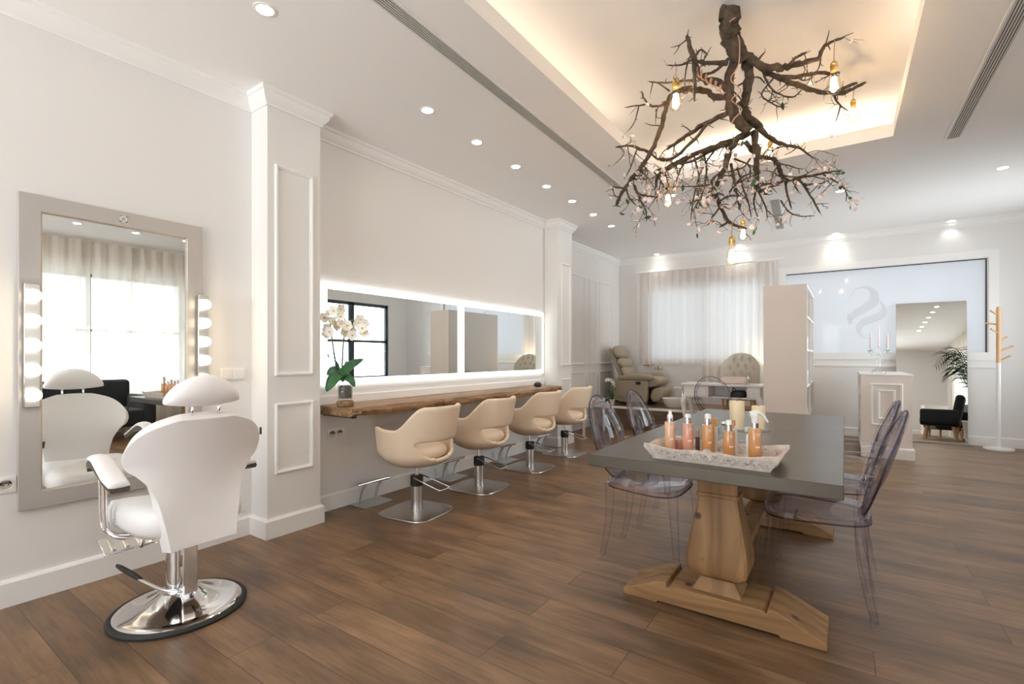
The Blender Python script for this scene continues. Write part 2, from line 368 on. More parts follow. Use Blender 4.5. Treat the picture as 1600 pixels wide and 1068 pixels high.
# ------------------------------------------------------------------ the room
YB, XR, YF, XL3 = 9.05, 6.3, -4.1, -.28
def zc(y): return 3.0 + .0138 * (y - 1.8)
struct(MB().bb(-.6, 6.6, -4.4, 9.4, -.12, 0).build('floor', 'floor', smooth=0))
def holes_wall(name, ax, pos, thick, a0, a1, z0, z1, holes, m='wall'):
    A = sorted({a0, a1, *[h[0] for h in holes], *[h[1] for h in holes]}); Z = sorted({z0, z1, *[h[2] for h in holes], *[h[3] for h in holes]})
    b = MB()
    for i in range(len(A) - 1):
        for j in range(len(Z) - 1):
            ca, cz = (A[i] + A[i+1]) / 2, (Z[j] + Z[j+1]) / 2
            if any(h[0] < ca < h[1] and h[2] < cz < h[3] for h in holes): continue
            if ax == 'Y': b.bb(A[i], A[i+1], min(pos, pos+thick), max(pos, pos+thick), Z[j], Z[j+1])
            else: b.bb(min(pos, pos+thick), max(pos, pos+thick), A[i], A[i+1], Z[j], Z[j+1])
    return struct(b.build(name, m, smooth=0))
W1 = (-2.0, 3.78, .55, 2.5); W2 = (6.52, 8.42, .66, 2.51)
WB = (.30, 2.32, 1.12, 2.50); WF = (2.56, 4.975, 1.22, 2.55); WN = (.35, 3.3, .7, 2.5)
struct(MB().prism([(-.6, -4.3), (0, -4.3), (0, 6.0), (XL3, 6.0), (XL3, 9.3), (-.6, 9.3)], 0, 3.5).build('wall_left', 'wall', smooth=0))
holes_wall('wall_back', 'Y', YB, .25, XL3 - .3, XR + .3, 0, 3.5, [WB, WF])
holes_wall('wall_right', 'X', XR, .25, YF - .2, YB + .25, 0, 3.5, [W1, W2])
holes_wall('wall_front', 'Y', YF, -.25, -.6, XR + .3, 0, 3.5, [WN])
# pilasters
def pilaster(name, y0, y1):
    o = struct(MB().bb(0, .2, y0, y1, 0, 3.4).build(name, 'wall', smooth=0)); return o
pA = pilaster('pilaster', 1.735, 2.13); pB = pilaster('pilaster', 5.70, 6.12)
# ceiling with the raised tray
b = MB()
def cpt(x, y, dz): return b.V((x, y, zc(y) + dz))
OX0, OX1, OY0, OY1 = 1.80, 3.71, .3, 5.10; E2 = .28; LIP = .11; TOP = .34
def rect(x0, x1, y0, y1, dz): return [cpt(x0, y0, dz), cpt(x1, y0, dz), cpt(x1, y1, dz), cpt(x0, y1, dz)]
r0 = rect(-.6, 6.6, -4.3, 9.3, 0); r1 = rect(OX0, OX1, OY0, OY1, 0); r2 = rect(OX0, OX1, OY0, OY1, LIP)
r2b = rect(OX0 - .03, OX1 + .03, OY0 - .03, OY1 + .03, LIP); r2c = rect(OX0 - .03, OX1 + .03, OY0 - .03, OY1 + .03, LIP - .05)
r3 = rect(OX0 - E2, OX1 + E2, OY0 - E2, OY1 + E2, LIP - .05); r4 = rect(OX0 - E2, OX1 + E2, OY0 - E2, OY1 + E2, TOP)
for A, B in ((r0, r1), (r1, r2), (r2, r2b), (r2b, r2c), (r2c, r3), (r3, r4)):
    for i in range(4): b.F([A[i], A[(i+1) % 4], B[(i+1) % 4], B[i]])
b.F(r4); ceiling = struct(b.build('ceiling', 'ceil', smooth=0))
WARM = (1, .82, .62)
def cove(name, x, y, sx, sy, p): area(name, (x, y, zc(y) + LIP - .03), (R(180), 0, 0), sx, sy, p, WARM)
cy = (OY0 + OY1) / 2; cxm = (OX0 + OX1) / 2
cove('cove_light_left', OX0 - .16, cy, .06, OY1 - OY0, 1.8); cove('cove_light_right', OX1 + .16, cy, .06, OY1 - OY0, 2.4)
cove('cove_light_back', cxm, OY1 + .16, OX1 - OX0, .06, 1.8); cove('cove_light_front', cxm, OY0 - .16, OX1 - OX0, .06, 2.5)
# cornice and baseboards
wallpath = [(0, YF), (0, 1.735), (.2, 1.735), (.2, 2.13), (0, 2.13), (0, 5.70), (.2, 5.70), (.2, 6.12), (XL3, 6.12), (XL3, YB), (XR, YB)]
wp = wallpath[::-1]   # room on the left hand of the path
corn = [(0, -.105), (.012, -.105), (.012, -.09), (.03, -.075), (.045, -.05), (.05, -.028), (.062, -.022), (.066, 0.004), (0, .004)]
struct(MB().sweep(wallpath[::-1], [(o, h) for o, h in corn], lambda a, b_, h: (a, b_, zc(b_) + h)).build('trim_1', 'trim', smooth=30))
base = [(0, 0), (.022, 0), (.022, .115), (.012, .128), (0, .13)]
struct(MB().sweep(wallpath[::-1], base, XYZ).build('baseboard_left', 'trim', smooth=30))
struct(MB().sweep([(XR, YB), (XR, YF), (0, YF)][::-1], base, XYZ).build('baseboard_right', 'trim', smooth=30))
# moulding frames
mprof = [(0, 0), (0, .010), (.006, .016), (.014, .016), (.020, .008), (.024, .008), (.026, 0)]
trim_n = [1]
def mframe(plane, pos, a0, a1, z0, z1, prof=mprof, m='trim', parent=None, name=None):
    path = [(a0, z0), (a1, z0), (a1, z1), (a0, z1)]
    mp = (lambda a, b_, h: (pos + h, a, b_)) if plane == 'X' else (lambda a, b_, h: (a, pos - h, b_))
    if name is None: trim_n[0] += 1; name = 'trim_%d' % trim_n[0]
    o = MB().sweep(path, prof, mp, True).build(name, m, parent, smooth=30)
    return o if parent else struct(o)
mframe('X', .2, 1.785, 2.07, 1.085, 2.52); mframe('X', .2, 1.785, 2.07, .42, .90)
mframe('X', .2, 5.80, 6.06, 1.09, 2.49); mframe('X', .2, 5.80, 6.06, .42, .91)
for a0, a1 in ((6.6, 7.50), (7.68, 7.98), (8.10, 8.68)): mframe('X', XL3, a0, a1, 1.08, 2.57); mframe('X', XL3, a0, a1, .42, .95)
# back wall: frosted window casing, sill rail
mframe('Y', YB, 2.50, 5.09, 1.17, 2.66, prof=[(0, 0), (0, .018), (.10, .018), (.10, 0)])
trim_n[0] += 1; struct(MB().bb(2.4, 5.09, YB - .022, YB, 1.06, 1.10).build('trim_%d' % trim_n[0], 'trim', bevel=.004))
def window(n, ax, pos, H, depth, vs, hs, fw=.06, fm='dark', glass='pane', out=1):
    b = MB(); a0, a1, z0, z1 = H; d0, d1 = pos, pos + depth * out
    def bar(p0, p1, q0, q1):
        if ax == 'Y': b.bb(p0, p1, min(d0, d1), max(d0, d1), q0, q1)
        else: b.bb(min(d0, d1), max(d0, d1), p0, p1, q0, q1)
    bar(a0, a1, z0, z0 + fw); bar(a0, a1, z1 - fw, z1); bar(a0, a0 + fw, z0, z1); bar(a1 - fw, a1, z0, z1)
    for v in vs: bar(v - fw/2, v + fw/2, z0, z1)
    for h in hs: bar(a0, a1, h - fw*.4, h + fw*.4)
    o = struct(b.build('window_%d' % n, fm, bevel=.004)); g = MB(); m = (d0 + d1) / 2
    if ax == 'Y': g.bb(a0 + .01, a1 - .01, m - .003, m + .003, z0 + .01, z1 - .01)
    else: g.bb(m - .003, m + .003, a0 + .01, a1 - .01, z0 + .01, z1 - .01)
    g.build('pane', glass, o, smooth=0); return o
window(1, 'X', XR + .05, W1, .06, [-.8, .4, 1.2, 2.48], [1.62], .05)
w2 = window(2, 'X', XR + .03, W2, .06, [7.28, 7.36], [1.58], .075)
MB().tube([(XR + .02, 7.33, 1.0), (XR - .03, 7.33, 1.0), (XR - .03, 7.45, 1.0)], .010, 8).build('window_handle', 'dark', w2)
window(3, 'Y', YB + .10, WB, .06, [1.285], [], .05, 'white')
wf = window(4, 'Y', YB + .004, WF, .02, [], [], .014, 'dark', 'frost')
window(5, 'Y', YF - .05, WN, .06, [1.33, 2.31], [1.62], .06, 'dark', 'pane', -1)  # unseen front window, added as an opening for the front fill lamps
# the emblem on the frosted pane: two interlocked ribbon strokes
def ribbon(name, pts, wid, y, m, parent):
    P = catmull([(p[0], 0, p[1]) for p in pts], 6); W = lerpl(list(wid), 6); b = MB(); A = []
    for i, p in enumerate(P):
        t = (P[min(i+1, len(P)-1)] - P[max(i-1, 0)]).normalized(); nn = Vector((-t.z, 0, t.x)) * W[i] / 2
        A.append((b.V((p.x+nn.x, y, p.z+nn.z)), b.V((p.x-nn.x, y, p.z-nn.z)), b.V((p.x+nn.x, y+.003, p.z+nn.z)), b.V((p.x-nn.x, y+.003, p.z-nn.z))))
    for p, q in zip(A, A[1:]):
        b.F([p[0], p[1], q[1], q[0]]); b.F([p[2], q[2], q[3], p[3]]); b.F([p[0], q[0], q[2], p[2]]); b.F([p[1], p[3], q[3], q[1]])
    return b.build(name, m, parent, smooth=0)
def film():
    m = bpy.data.materials.new('grey_film'); m.use_nodes = True; n, l = nodes(m); n.remove(n['Principled BSDF'])
    t = n.new('ShaderNodeBsdfTransparent'); t.inputs[0].default_value = (.95, .945, .94, 1); l.new(t.outputs[0], n['Material Output'].inputs[0]); return m
M['emblem'] = film()
def wpx(u, v):                      # a point of the frosted pane
    r = at(u, v, 1) - Vector((CX, 0, CH)); t = YB / r.y; p = Vector((CX, 0, CH)) + r * t; return (p.x, p.z)
emb = thing('wall_emblem', 'pale grey ribbon emblem on the bright frosted window', 'emblem', (0, 0, 0))
ribbon('upper_ribbon', [wpx(*p) for p in ((1328, 466), (1333, 455), (1345, 449), (1358, 450), (1366, 460), (1364, 472), (1350, 482), (1336, 490), (1328, 500), (1328, 508))], [.006, .012, .02, .05, .10, .13, .12, .10, .05, .01], YB - .004, 'emblem', emb)
ribbon('lower_ribbon', [wpx(*p) for p in ((1375, 470), (1381, 480), (1379, 490), (1366, 497), (1350, 503), (1342, 511), (1343, 520), (1351, 527), (1362, 528))], [.01, .05, .10, .11, .10, .08, .05, .02, .006], YB - .004, 'emblem', emb)
ribbon('inner_ribbon', [wpx(*p) for p in ((1326, 490), (1327, 499), (1332, 506))], [.02, .06, .01], YB - .004, 'emblem', emb)
# raised platform at the back
struct(MB().bb(XL3 + .01, 2.53, 7.76, YB - .005, 0, .335).build('trim_platform', wood('platform_wood', (.085, .045, .028), (.2, .12, .075), 2, (1, 8, 8), .45), smooth=0))
struct(MB().bb(XL3 + .01, 2.53, 7.745, 7.80, .335, .37).build('trim_platform_edge', 'trim', bevel=.003))
struct(MB().bb(XL3 + .01, 2.53, 7.80, YB - .005, .335, .368).build('floor_platform', 'floor', smooth=0))

# ------------------------------------------------------------------ downlights
def downlight(x, y, label, first=[None]):
    if first[0] is None:
        t = thing('downlight', label, 'ceiling light', (0, 0, 0), 0, 'recessed ceiling downlights')
        MB().lathe([(.040, .0), (.052, -.001), (.056, .0005), (.056, .004), (.04, .004)], n=28, cap=False).build('trim_ring', 'trim', t)
        MB().lathe([(.0005, -.0005), (.040, -.0005), (.040, .002), (.0005, .002)], n=24).build('lens', 'spot', t)
        l = bpy.data.lights.new('beam', 'SPOT'); l.energy = 5; l.color = (1, .92, .82); l.spot_size = R(95); l.spot_blend = .8; l.shadow_soft_size = .035
        o = bpy.data.objects.new('beam', l); COL.objects.link(o); o.parent = t; o.location = (0, 0, -.012)
        first[0] = t; r = t
    else: r = dup(first[0], label=label)
    r.location = (x, y, zc(y) - .003); r.rotation_euler = (math.atan(.0138), 0, 0); return r
def czp(u, v):                        # where a pixel's ray meets the ceiling
    d = at(u, v, 1) - Vector((CX, 0, CH)); t = (zc(0) - CH) / (d.z - .0138 * d.y); return Vector((CX, 0, CH)) + d * t
ords = ['nearest', 'second', 'third', 'fourth', 'fifth', 'sixth', 'seventh', 'farthest']
for k, (u, v) in enumerate([(414, 15), (668, 172), (745, 222), (806, 260), (854, 291), (894, 314), (927, 335), (955, 353)]):
    p = czp(u, v); downlight(p.x, p.y, 'round downlight, %s of the eight in the row along the left wall' % ords[k])
for (u, v), s in (((1026, 397), 'above the left end of the back window curtain'), ((1155, 383), 'above the right half of the back curtain, beside the lowest bulb'),
               ((1306, 365), 'lighting the wall above the frosted window, left of two'), ((1486, 345), 'lighting the wall above the leaning mirror'),
               ((1313, 298), 'behind the right tips of the branch chandelier'), ((1567, 262), 'near the right edge of the photo beside the long vent')):
    p = czp(u, v); downlight(p.x, p.y, 'round downlight ' + s)
for k in range(7): downlight(5.15, .1 + .65 * k, 'round downlight in the row by the long curtained window, seen only in mirrors')
# linear vents
def vent(label, P0, P1, wid, nsl):
    t = thing('air_vent', label, 'air vent', (0, 0, 0)); d = Vector((P1[0]-P0[0], P1[1]-P0[1])); L = d.length; d /= L; nn = Vector((-d.y, d.x))
    def strip(name, off, wd, m, dz0, dz1, e=0):
        b = MB(); q = []
        for dz in (dz0, dz1):
            for s_, e_ in ((-1, 0 - e), (1, 0 - e), (1, L + e), (-1, L + e)):
                x = P0[0] + d.x*e_ + nn.x*(off + s_*wd/2); y = P0[1] + d.y*e_ + nn.y*(off + s_*wd/2); q.append(b.V((x, y, zc(y) + dz)))
        for f in ((0, 1, 2, 3), (4, 5, 6, 7), (0, 1, 5, 4), (1, 2, 6, 5), (2, 3, 7, 6), (3, 0, 4, 7)): b.F([q[i] for i in f])
        b.build(name, m, t, smooth=0)
    strip('slot_bed', 0, wid, 'vent_dark', -.002, .01)
    for s_ in (-1, 1): strip('side_rail', s_ * (wid/2 + .006), .014, 'trim', -.006, .005, .01)
    for k in range(nsl): strip('blade', (k - (nsl-1)/2) * wid / nsl, wid/nsl*.55, 'plastic_grey', -.006, .004)
a, c = czp(596, -8), czp(962, 292); a0, c0 = czp(620, 0), czp(973, 292)
vent('long slotted air vent running between the downlight row and the ceiling tray', (1.485, 1.3), ((c.x+c0.x)/2 - .01, c.y), .085, 6)
c = czp(1490, 215); vent('long slotted air vent in the ceiling at the right edge of the photo', (c.x + .0, 3.2), (c.x - .005, c.y), .085, 6)
a, c = czp(1210, 312), czp(1219, 357); vent('short slotted air vent in the ceiling behind the hanging branch', (a.x, a.y), (c.x, c.y), .10, 6)

# ------------------------------------------------------------------ curtains
def curtain(name, label, ax, pos, a0, a1, z0, z1, amp, nf, m, seed, group=None, gather=()):
    rr = random.Random(seed); ph = [rr.uniform(0, 6.28) for _ in range(4)]; b = MB(); L = a1 - a0
    def f(u, v):
        a = a0 + L * u; z = z0 + (z1 - z0) * v
        d = amp * (math.sin(nf*6.283*u + ph[0] + .6*math.sin(5*u+ph[1])) + .45*math.sin(nf*2.3*6.283*u + ph[2] + (1-v)*.8) * (1 - .4*v))
        for g in gather: d += amp * 1.6 * math.exp(-((a - g[0]) / g[1])**2) * math.sin(60 * (a - g[0]))
        zz = z + (1 - v) * .006 * math.sin(11*u + ph[3])
        return (a, pos + d, zz) if ax == 'Y' else (pos + d, a, zz)
    o = b.grid(f, int(70 * max(1, L)), 8).build(name, m, None, 180)
    hm = MB()
    def g(u, v):
        p = f(u, 0); return (p[0], p[1] - (.004 if ax == 'Y' else 0), p[2] + v * .03) if ax == 'Y' else (p[0] - .004, p[1], p[2] + v * .05)
    hm.grid(g, int(70 * max(1, L)), 1).build('hem', m, o, 180)
    return tag(o, label, 'curtain', group)
curtain('window_curtain', 'sheer white curtain on the left half of the back window, ending at the sill', 'Y', YB - .06, .13, 1.285, 1.07, 2.80, .014, 9, 'curtain2', 1, gather=((.16, .06), (.30, .05)))
curtain('window_curtain', 'sheer white curtain on the right half of the back window, hanging below the sill', 'Y', YB - .07, 1.29, 2.50, .62, 2.775, .016, 10, 'curtain2', 2, gather=((2.40, .09), (1.4, .05)))
trim_n[0] += 1; struct(MB().bb(.10, 2.56, YB - .10, YB - .045, 2.79, 2.82).build('trim_%d' % trim_n[0], 'trim', bevel=.003))
for k, (a0, a1) in enumerate(((-2.6, -.9), (-.88, .70), (.72, 2.45), (2.47, 4.15))):
    curtain('window_curtain', ('floor-length beige sheer curtain %s' % ('at the front end of the long window', 'second from the front end of the long window', 'left in the tall wall mirror', 'right in the tall wall mirror')[k]), 'X', XR - .13, a0, a1, .03, 2.98, .028, 9, 'curtain', 10 + k, gather=((a0 + .5, .10), (a1 - .1, .08)))

# ------------------------------------------------------------------ tall mirror with bulb strips
t = thing('wall_mirror', 'tall pale-framed wall mirror with bulb strips behind the white salon chair', 'mirror', (0, 1.0, 0))
mz0, mz1, my0, my1 = .455, 2.032, .585, 1.410
b = MB(); b.sweep([(my0-1, mz0), (my1-1, mz0), (my1-1, mz1), (my0-1, mz1)], [(0, .0), (0, .030), (.082, .030), (.088, .020), (.088, 0)], lambda a, c, h: (h, a, c), True)
b.build('frame', 'frame_silver', t, smooth=20, bevel=.002)
MB().bb(.004, .014, my0-1+.07, my1-1-.07, mz0+.07, mz1-.07).build('mirror_pane', 'mirror', t, smooth=0)
b = MB(); b.sweep([(my0-1+.084, mz0+.084), (my1-1-.084, mz0+.084), (my1-1-.084, mz1-.084), (my0-1+.084, mz1-.084)], [(0, .012), (0, .024), (.003, .024), (.003, .012)], lambda a, c, h: (h, a, c), True)
b.build('inner_bead', 'brass', t, smooth=20)
b = MB(); cyy = .005
for (y0, y1, z0, z1) in ((-.016, -.010, -.016, .016), (.010, .016, -.016, .016), (-.016, .016, -.016, -.010), (-.016, .016, .010, .016)): b.bb(.029, .033, cyy+y0, cyy+y1, mz1-.042+z0, mz1-.042+z1)
b.build('emblem_plate', 'wp', t, smooth=0)
def strip(yc, z0, z1, x1):
    s = MB().bb(.02, x1, yc - .030, yc + .030, z0, z1).build('light_strip', 'steel', t, bevel=.004)
    g = None
    for k in range(5):
        z = z0 + (z1 - z0) * (k + .5) / 5
        if g is None:
            g = MB().ball((0, 0, 0), .031, 18, 12).build('globe_bulb', 'bulb', s, 180)
        else:
            g = g.copy(); COL.objects.link(g); g.parent = s
        g.location = (x1 + .026, yc, z)
        MB().lathe([(.016, 0), (.02, .006), (.02, .012)], n=16).xf(Matrix.Rotation(R(90), 4, 'Y')).build('bulb_collar', 'chrome', s, loc=(x1 - .003, yc, z))
strip(my0 - 1 + .045, .965, 1.580, .055); strip(my1 - 1 - .005, 1.02, 1.600, .060)

# ------------------------------------------------------------------ back-lit mirrors, shelf
for (y0, y1, lab) in ((2.262, 3.908, 'wide back-lit wall mirror nearer the camera, behind the orchid'), (3.922, 5.632, 'wide back-lit wall mirror farther from the camera, above the dark stone')):
    z0, z1 = .994, 1.797; bw = .047
    t = thing('backlit_mirror', lab, 'mirror', (0, (y0+y1)/2, 0), 0, 'back-lit mirrors over the wooden shelf'); c = (y0+y1)/2
    MB().bb(.003, .028, y0-c+bw, y1-c-bw, z0+bw, z1-bw).build('mirror_pane', 'mirror', t, smooth=0)
    b = MB(); b.sweep([(y0-c, z0), (y1-c, z0), (y1-c, z1), (y0-c, z1)], [(0, .003), (0, .026), (bw, .026), (bw, .003)], lambda a, q, h: (h, a, q), True)
    b.build('light_band', 'lit', t, smooth=0)
t = thing('wooden_shelf', 'long live-edge wooden shelf along the left wall under the lit mirrors', 'shelf', (0, 3.86, .80))
rs = []; rr = random.Random(3); L0, L1 = 2.245, 5.47
for i in range(91):
    y = L0 + (L1 - L0) * i / 90; wv = .012*math.sin(3.1*y+1) + .010*math.sin(9*y) + .006*math.sin(23*y+.5) + rr.uniform(-.003, .003)
    fx = .405 + wv; zt = .836 - .80 + .002*math.sin(5*y); th = .070 + .008*math.sin(4*y+2) + .006*math.sin(13*y)
    rs.append([(.0, y-3.86, zt), (fx-.010, y-3.86, zt), (fx+.004, y-3.86, zt-.008), (fx+.010+rr.uniform(-.008, .008), y-3.86, zt-th*(.35+rr.uniform(-.08, .08))), (fx+.001+rr.uniform(-.014, .010), y-3.86, zt-th*(.7+rr.uniform(-.08, .08))), (fx-.028+rr.uniform(-.01, .01), y-3.86, zt-th+rr.uniform(-.005, .005)), (0, y-3.86, zt-.062)])
MB().rings(rs).build('slab', 'slab', t, smooth=25)
for y in (2.31, 3.15, 4.05, 4.95): MB().bb(.002, .36, y-3.86-.02, y-3.86+.02, -.045, -.032).build('bracket', 'dark', t, smooth=0)
trim_n[0] += 1; struct(MB().bb(0, .014, 2.14, 5.69, .837, .905).build('trim_%d' % trim_n[0], 'trim', bevel=.003))
# wooden riser and orchid
ox, oy = .215, 2.335
b = MB(); prof = [(.060, 0), (.063, .008), (.062, .036), (.058, .040)]
tag(b.lathe(prof, (0, 0, 0), 24).build('wooden_riser', 'slab', None, 40, loc=(ox, oy, .838)), 'round slice of wood under the orchid vase on the shelf', 'wood slice')
t = thing('potted_orchid', 'white moth orchid in a clear glass vase on the wooden shelf', 'plant', (ox, oy, .879))
b = MB().lathe([(.046, .0), (.052, .01), (.056, .13), (.0535, .13), (.049, .012), (.0005, .010)], n=28, cap=False); b.build('glass_vase', 'glass', t, 60)
b = MB(); b.lathe([(.040, .018), (.046, .03), (.047, .10), (.040, .115)], n=20); b.build('inner_pot', mat('root_bark', (.16, .15, .14), .6, bump=.6, bscale=50, var=.5, vscale=30, stretch=(3, 3, .5)), t, 60)
def leaf(P, wd, m, parent, name='leaf', fold=.18, nrm=None):
    C = catmull(P, 5); n = len(C); b = MB(); rows = []
    for i, p in enumerate(C):
        tt = (C[min(i+1, n-1)] - C[max(i-1, 0)]).normalized(); side = tt.cross(Vector(nrm) if nrm is not None else Vector((0, 0, 1)))
        if side.length < .05: side = Vector((0, 1, 0))
        side.normalize(); up = side.cross(tt).normalized(); u = i/(n-1); wv = wd * (math.sin(math.pi*min(1, .12+u*.88))**.6 if u < .97 else .12)
        rows.append([b.V(p + side*wv*k + up*abs(k)*wv*fold) for k in (-1, -.5, 0, .5, 1)])
    for a, c in zip(rows, rows[1:]):
        for k in range(4): b.F([a[k], a[k+1], c[k+1], c[k]])
    return b.build(name, m, parent, 180, solid=.003)
OO = Vector((ox, oy, .879)); ow = (OO - Vector((CX, 0, CH))).dot(FW)
def opx(u, v, d=0): return at(u, v, ow - d) - OO          # a point of the orchid, d towards the room
ORX = 533
for P, wd in (([(533, 594, 0), (537, 582, .03), (550, 570, .06), (568, 561, .06)], .046), ([(533, 594, 0), (529, 584, .05), (519, 596, .10), (510, 611, .11)], .052), ([(532, 594, 0), (526, 580, -.02), (518, 578, -.04), (511, 586, -.05)], .036),
              ([(535, 594, 0), (541, 589, .05), (549, 594, .08), (554, 604, .08)], .030), ([(533, 594, 0), (538, 578, -.03), (542, 563, -.05)], .02), ([(532, 594, 0), (528, 575, 0), (525, 563, .02)], .018)):
    leaf([opx(*p) for p in P], wd, 'leaf', t, nrm=-FW*.8 + Vector((0, 0, .5)))
ost = [[(531, 592, 0), (524, 565, 0), (519, 530, .02), (516, 505, .03), (512, 492, .04), (520, 486, .05), (530, 490, .06)], [(534, 592, 0), (535, 560, 0), (537, 530, .02), (541, 508, .04), (552, 500, .05), (562, 506, .06), (566, 518, .06)]]
ost = [[opx(*p) for p in P] for P in ost]
for P in ost: MB().tube(catmull(P, 5), .006, 8).build('flower_stem', 'stem', t, 180)
for P in ([(530, 594, 0), (521, 545, .01), (515, 500, .01)], [(534, 594, 0), (536, 545, .01), (539, 497, .01)]): MB().tube([opx(*p) for p in P], .005, 8).build('support_stick', 'dark', t, 180)
def flower_bm(r, n=5, cup=.25, hole=.0):
    b = MB()
    for k in range(n):
        a = 6.283*k/n; wd = r*(.62 if n == 5 else .5)
        q = [(.05*r, 0, 0), (.45*r, wd*.8, cup*r*.4), (.85*r, wd*.62, cup*r), (r, 0, cup*r*.9), (.85*r, -wd*.62, cup*r), (.45*r, -wd*.8, cup*r*.4)]
        c0 = b.V((.55*r*math.cos(a), .55*r*math.sin(a), cup*r*.2)); V = [b.V((x*math.cos(a)-y*math.sin(a), x*math.sin(a)+y*math.cos(a), z)) for x, y, z in q]
        for i in range(6): b.F([c0, V[i], V[(i+1) % 6]])
    return b
fl0 = None
rr = random.Random(5)
spots = [opx(u, v, .04 + rr.uniform(0, .05)) for u, v in ((512, 488), (520, 484), (528, 484), (526, 494), (507, 497), (516, 502), (509, 510), (508, 524), (513, 520), (523, 511), (531, 509), (538, 513), (545, 506), (546, 515), (547, 523), (556, 502), (561, 499), (565, 508), (566, 520), (560, 514), (535, 521))]
for p in spots:
    if fl0 is None:
        fl0 = flower_bm(.042).build('flower', 'petal', t, 180); h = MB().ball((0, 0, .006), (.007, .007, .010), 8, 6).build('flower_heart', 'yellow', fl0, 180); f = fl0
    else: f = dup(fl0, parent=t)
    f.location = p + Vector((rr.uniform(0, .03), rr.uniform(-.015, .015), rr.uniform(-.015, .015)))
    f.rotation_euler = (rr.uniform(-.4, .4), R(75) + rr.uniform(-.5, .4), -.45 + rr.uniform(-.6, .6))
tag(MB().ball((0, 0, .03), (.048, .055, .034), 16, 10).build('stone', 'stone', None, 180, loc=(.22, 5.16, .834)), 'dark rounded stone at the far end of the wooden shelf', 'stone')

# ------------------------------------------------------------------ wall plates
def plate(name, label, x, y, z, n, kind):
    t = thing(name, label, 'socket' if kind == 's' else 'switch', (x, y, z)); wv = .078 * n
    MB().bb(0, .009, -wv/2, wv/2, -.04, .04).build('cover_plate', 'wp', t, bevel=.003)
    for k in range(n):
        c = (k - (n-1)/2) * .072
        if kind == 's':
            s_ = MB().lathe([(.030, .0), (.030, .004), (.024, .004), (.023, .001), (.0005, .001)], n=24, cap=False).xf(Matrix.Translation((.008, c, 0)) @ Matrix.Rotation(R(90), 4, 'Y')).build('socket_well', 'ceramic', t, 40)
            for s2 in (-1, 1): MB().box((.0095, c + s2*.009, 0), (.003, .005, .005)).build('pin_hole', 'black', s_, 0)
        else: MB().box((.010, c, 0), (.005, .062, .066)).build('rocker', 'white', t, bevel=.002)
    return t
plate('wall_switch', 'double white light switch between the tall mirror and the near pilaster', 0, 1.605, 1.10, 2, 'w')
plate('wall_socket', 'single white wall socket left of the tall mirror at the photo edge', 0, .545, .592, 1, 's')
plate('wall_socket', 'double white wall socket under the near end of the wooden shelf', 0, 2.402, .60, 2, 's')
plate('wall_socket', 'single white wall socket behind the bench near the recliner', XL3, 7.75, .62, 1, 's')

# ------------------------------------------------------------------ cream salon chairs and foot rests
def cream_chair(label, loc, rz):
    t = thing('salon_chair', label, 'salon chair', loc, rz, 'cream salon chairs in a row under the shelf')
    # bulged square foot plate
    def sq(h, z):
        q = []
        for k in range(48):
            a = 6.283*k/48; ca, sa = math.cos(a), math.sin(a); e = 5.0; f = h / ((abs(ca)**e + abs(sa)**e)**(1/e)); q.append((f*ca, f*sa, z))
        return q
    MB().rings([sq(.235, 0), sq(.238, .004), sq(.236, .010), sq(.228, .013)]).build('base_plate', 'steel', t, 40)
    MB().lathe([(.044, .012), (.044, .215), (.040, .218)], n=32).build('column', 'steel', t, 40)
    MB().lathe([(.047, .205), (.050, .21), (.050, .275), (.046, .285), (.03, .288)], n=28).build('collar', 'black', t, 40)
    MB().lathe([(.017, .28), (.017, .42)], n=20).build('piston', 'chrome', t, 40)
    P = [(-.02, .055, .275), (-.14, .06, .245), (-.255, .062, .215), (-.275, .05, .21), (-.275, -.05, .21), (-.255, -.062, .215), (-.14, -.06, .245), (0, -.058, .275), (.07, -.05, .265)]
    MB().tube(catmull(P, 5), .0055, 8).build('pump_lever', 'chrome', t, 180)
    # moulded shell
    A = 122
    def f(u, v):
        a = R((u*2-1)*A); aa = abs(u*2-1)*A
        zr = .675 + .175*(1-ss(44, 80, aa)) + .012*ss(95, 122, aa)
        zb = .385 + .03*ss(80, 122, aa)
        if v < .5:
            q = v/.5; r = .10 + .19*math.sin(q*math.pi/2); z = zb + .10*(1-math.cos(q*math.pi/2))
        else:
            q = (v-.5)/.5; r = .29 + .018*q; z = zb + .10 + (zr-zb-.10)*q
        fl = 1 - ss(60, 122, aa)*.10
        x = -math.cos(a)*r*1.0; y = math.sin(a)*r*1.0*fl
        if aa > 90: x += .02
        bk = 1-ss(30, 95, aa); x -= bk*.15*max(0, z-.52)
        return (x+.02, y, z)
    def keep(u, v):
        aa = abs(u*2-1)*A; p = f(u, v); hw = 48
        if aa < hw and v > .25:
            k = math.sqrt(max(0, 1-(aa/hw)**2)); return not (.578-.135*k < p[2] < .588)
        return True
    MB().grid(f, 44, 22, keep).build('shell', 'cream_leather', t, 180, solid=.032, off=0, sub=1)
    b = MB(); b.rings([[(.03+rx*math.cos(k*.2618)*(1.0), rx*1.0*math.sin(k*.2618), z) for k in range(24)] for rx, z in ((.06, .385), (.12, .395), (.2, .42), (.255, .455), (.262, .49), (.245, .515), (.15, .525), (.02, .525))])
    b.build('seat_cushion', 'cream_leather', t, 180)
    return t
spots = [((.60, 2.712, 0), 'nearest'), ((.565, 3.545, 0), 'second'), ((.535, 4.48, 0), 'third'), ((.48, 5.38, 0), 'farthest')]
for k, (p, wd) in enumerate(spots):
    lab = 'cream armchair on a square steel base, %s of the four along the shelf' % wd
    if k == 0: ch0 = cream_chair(lab, p, R(186))
    else: dup(ch0, p, R((186, 184, 181, 180)[k]), lab)
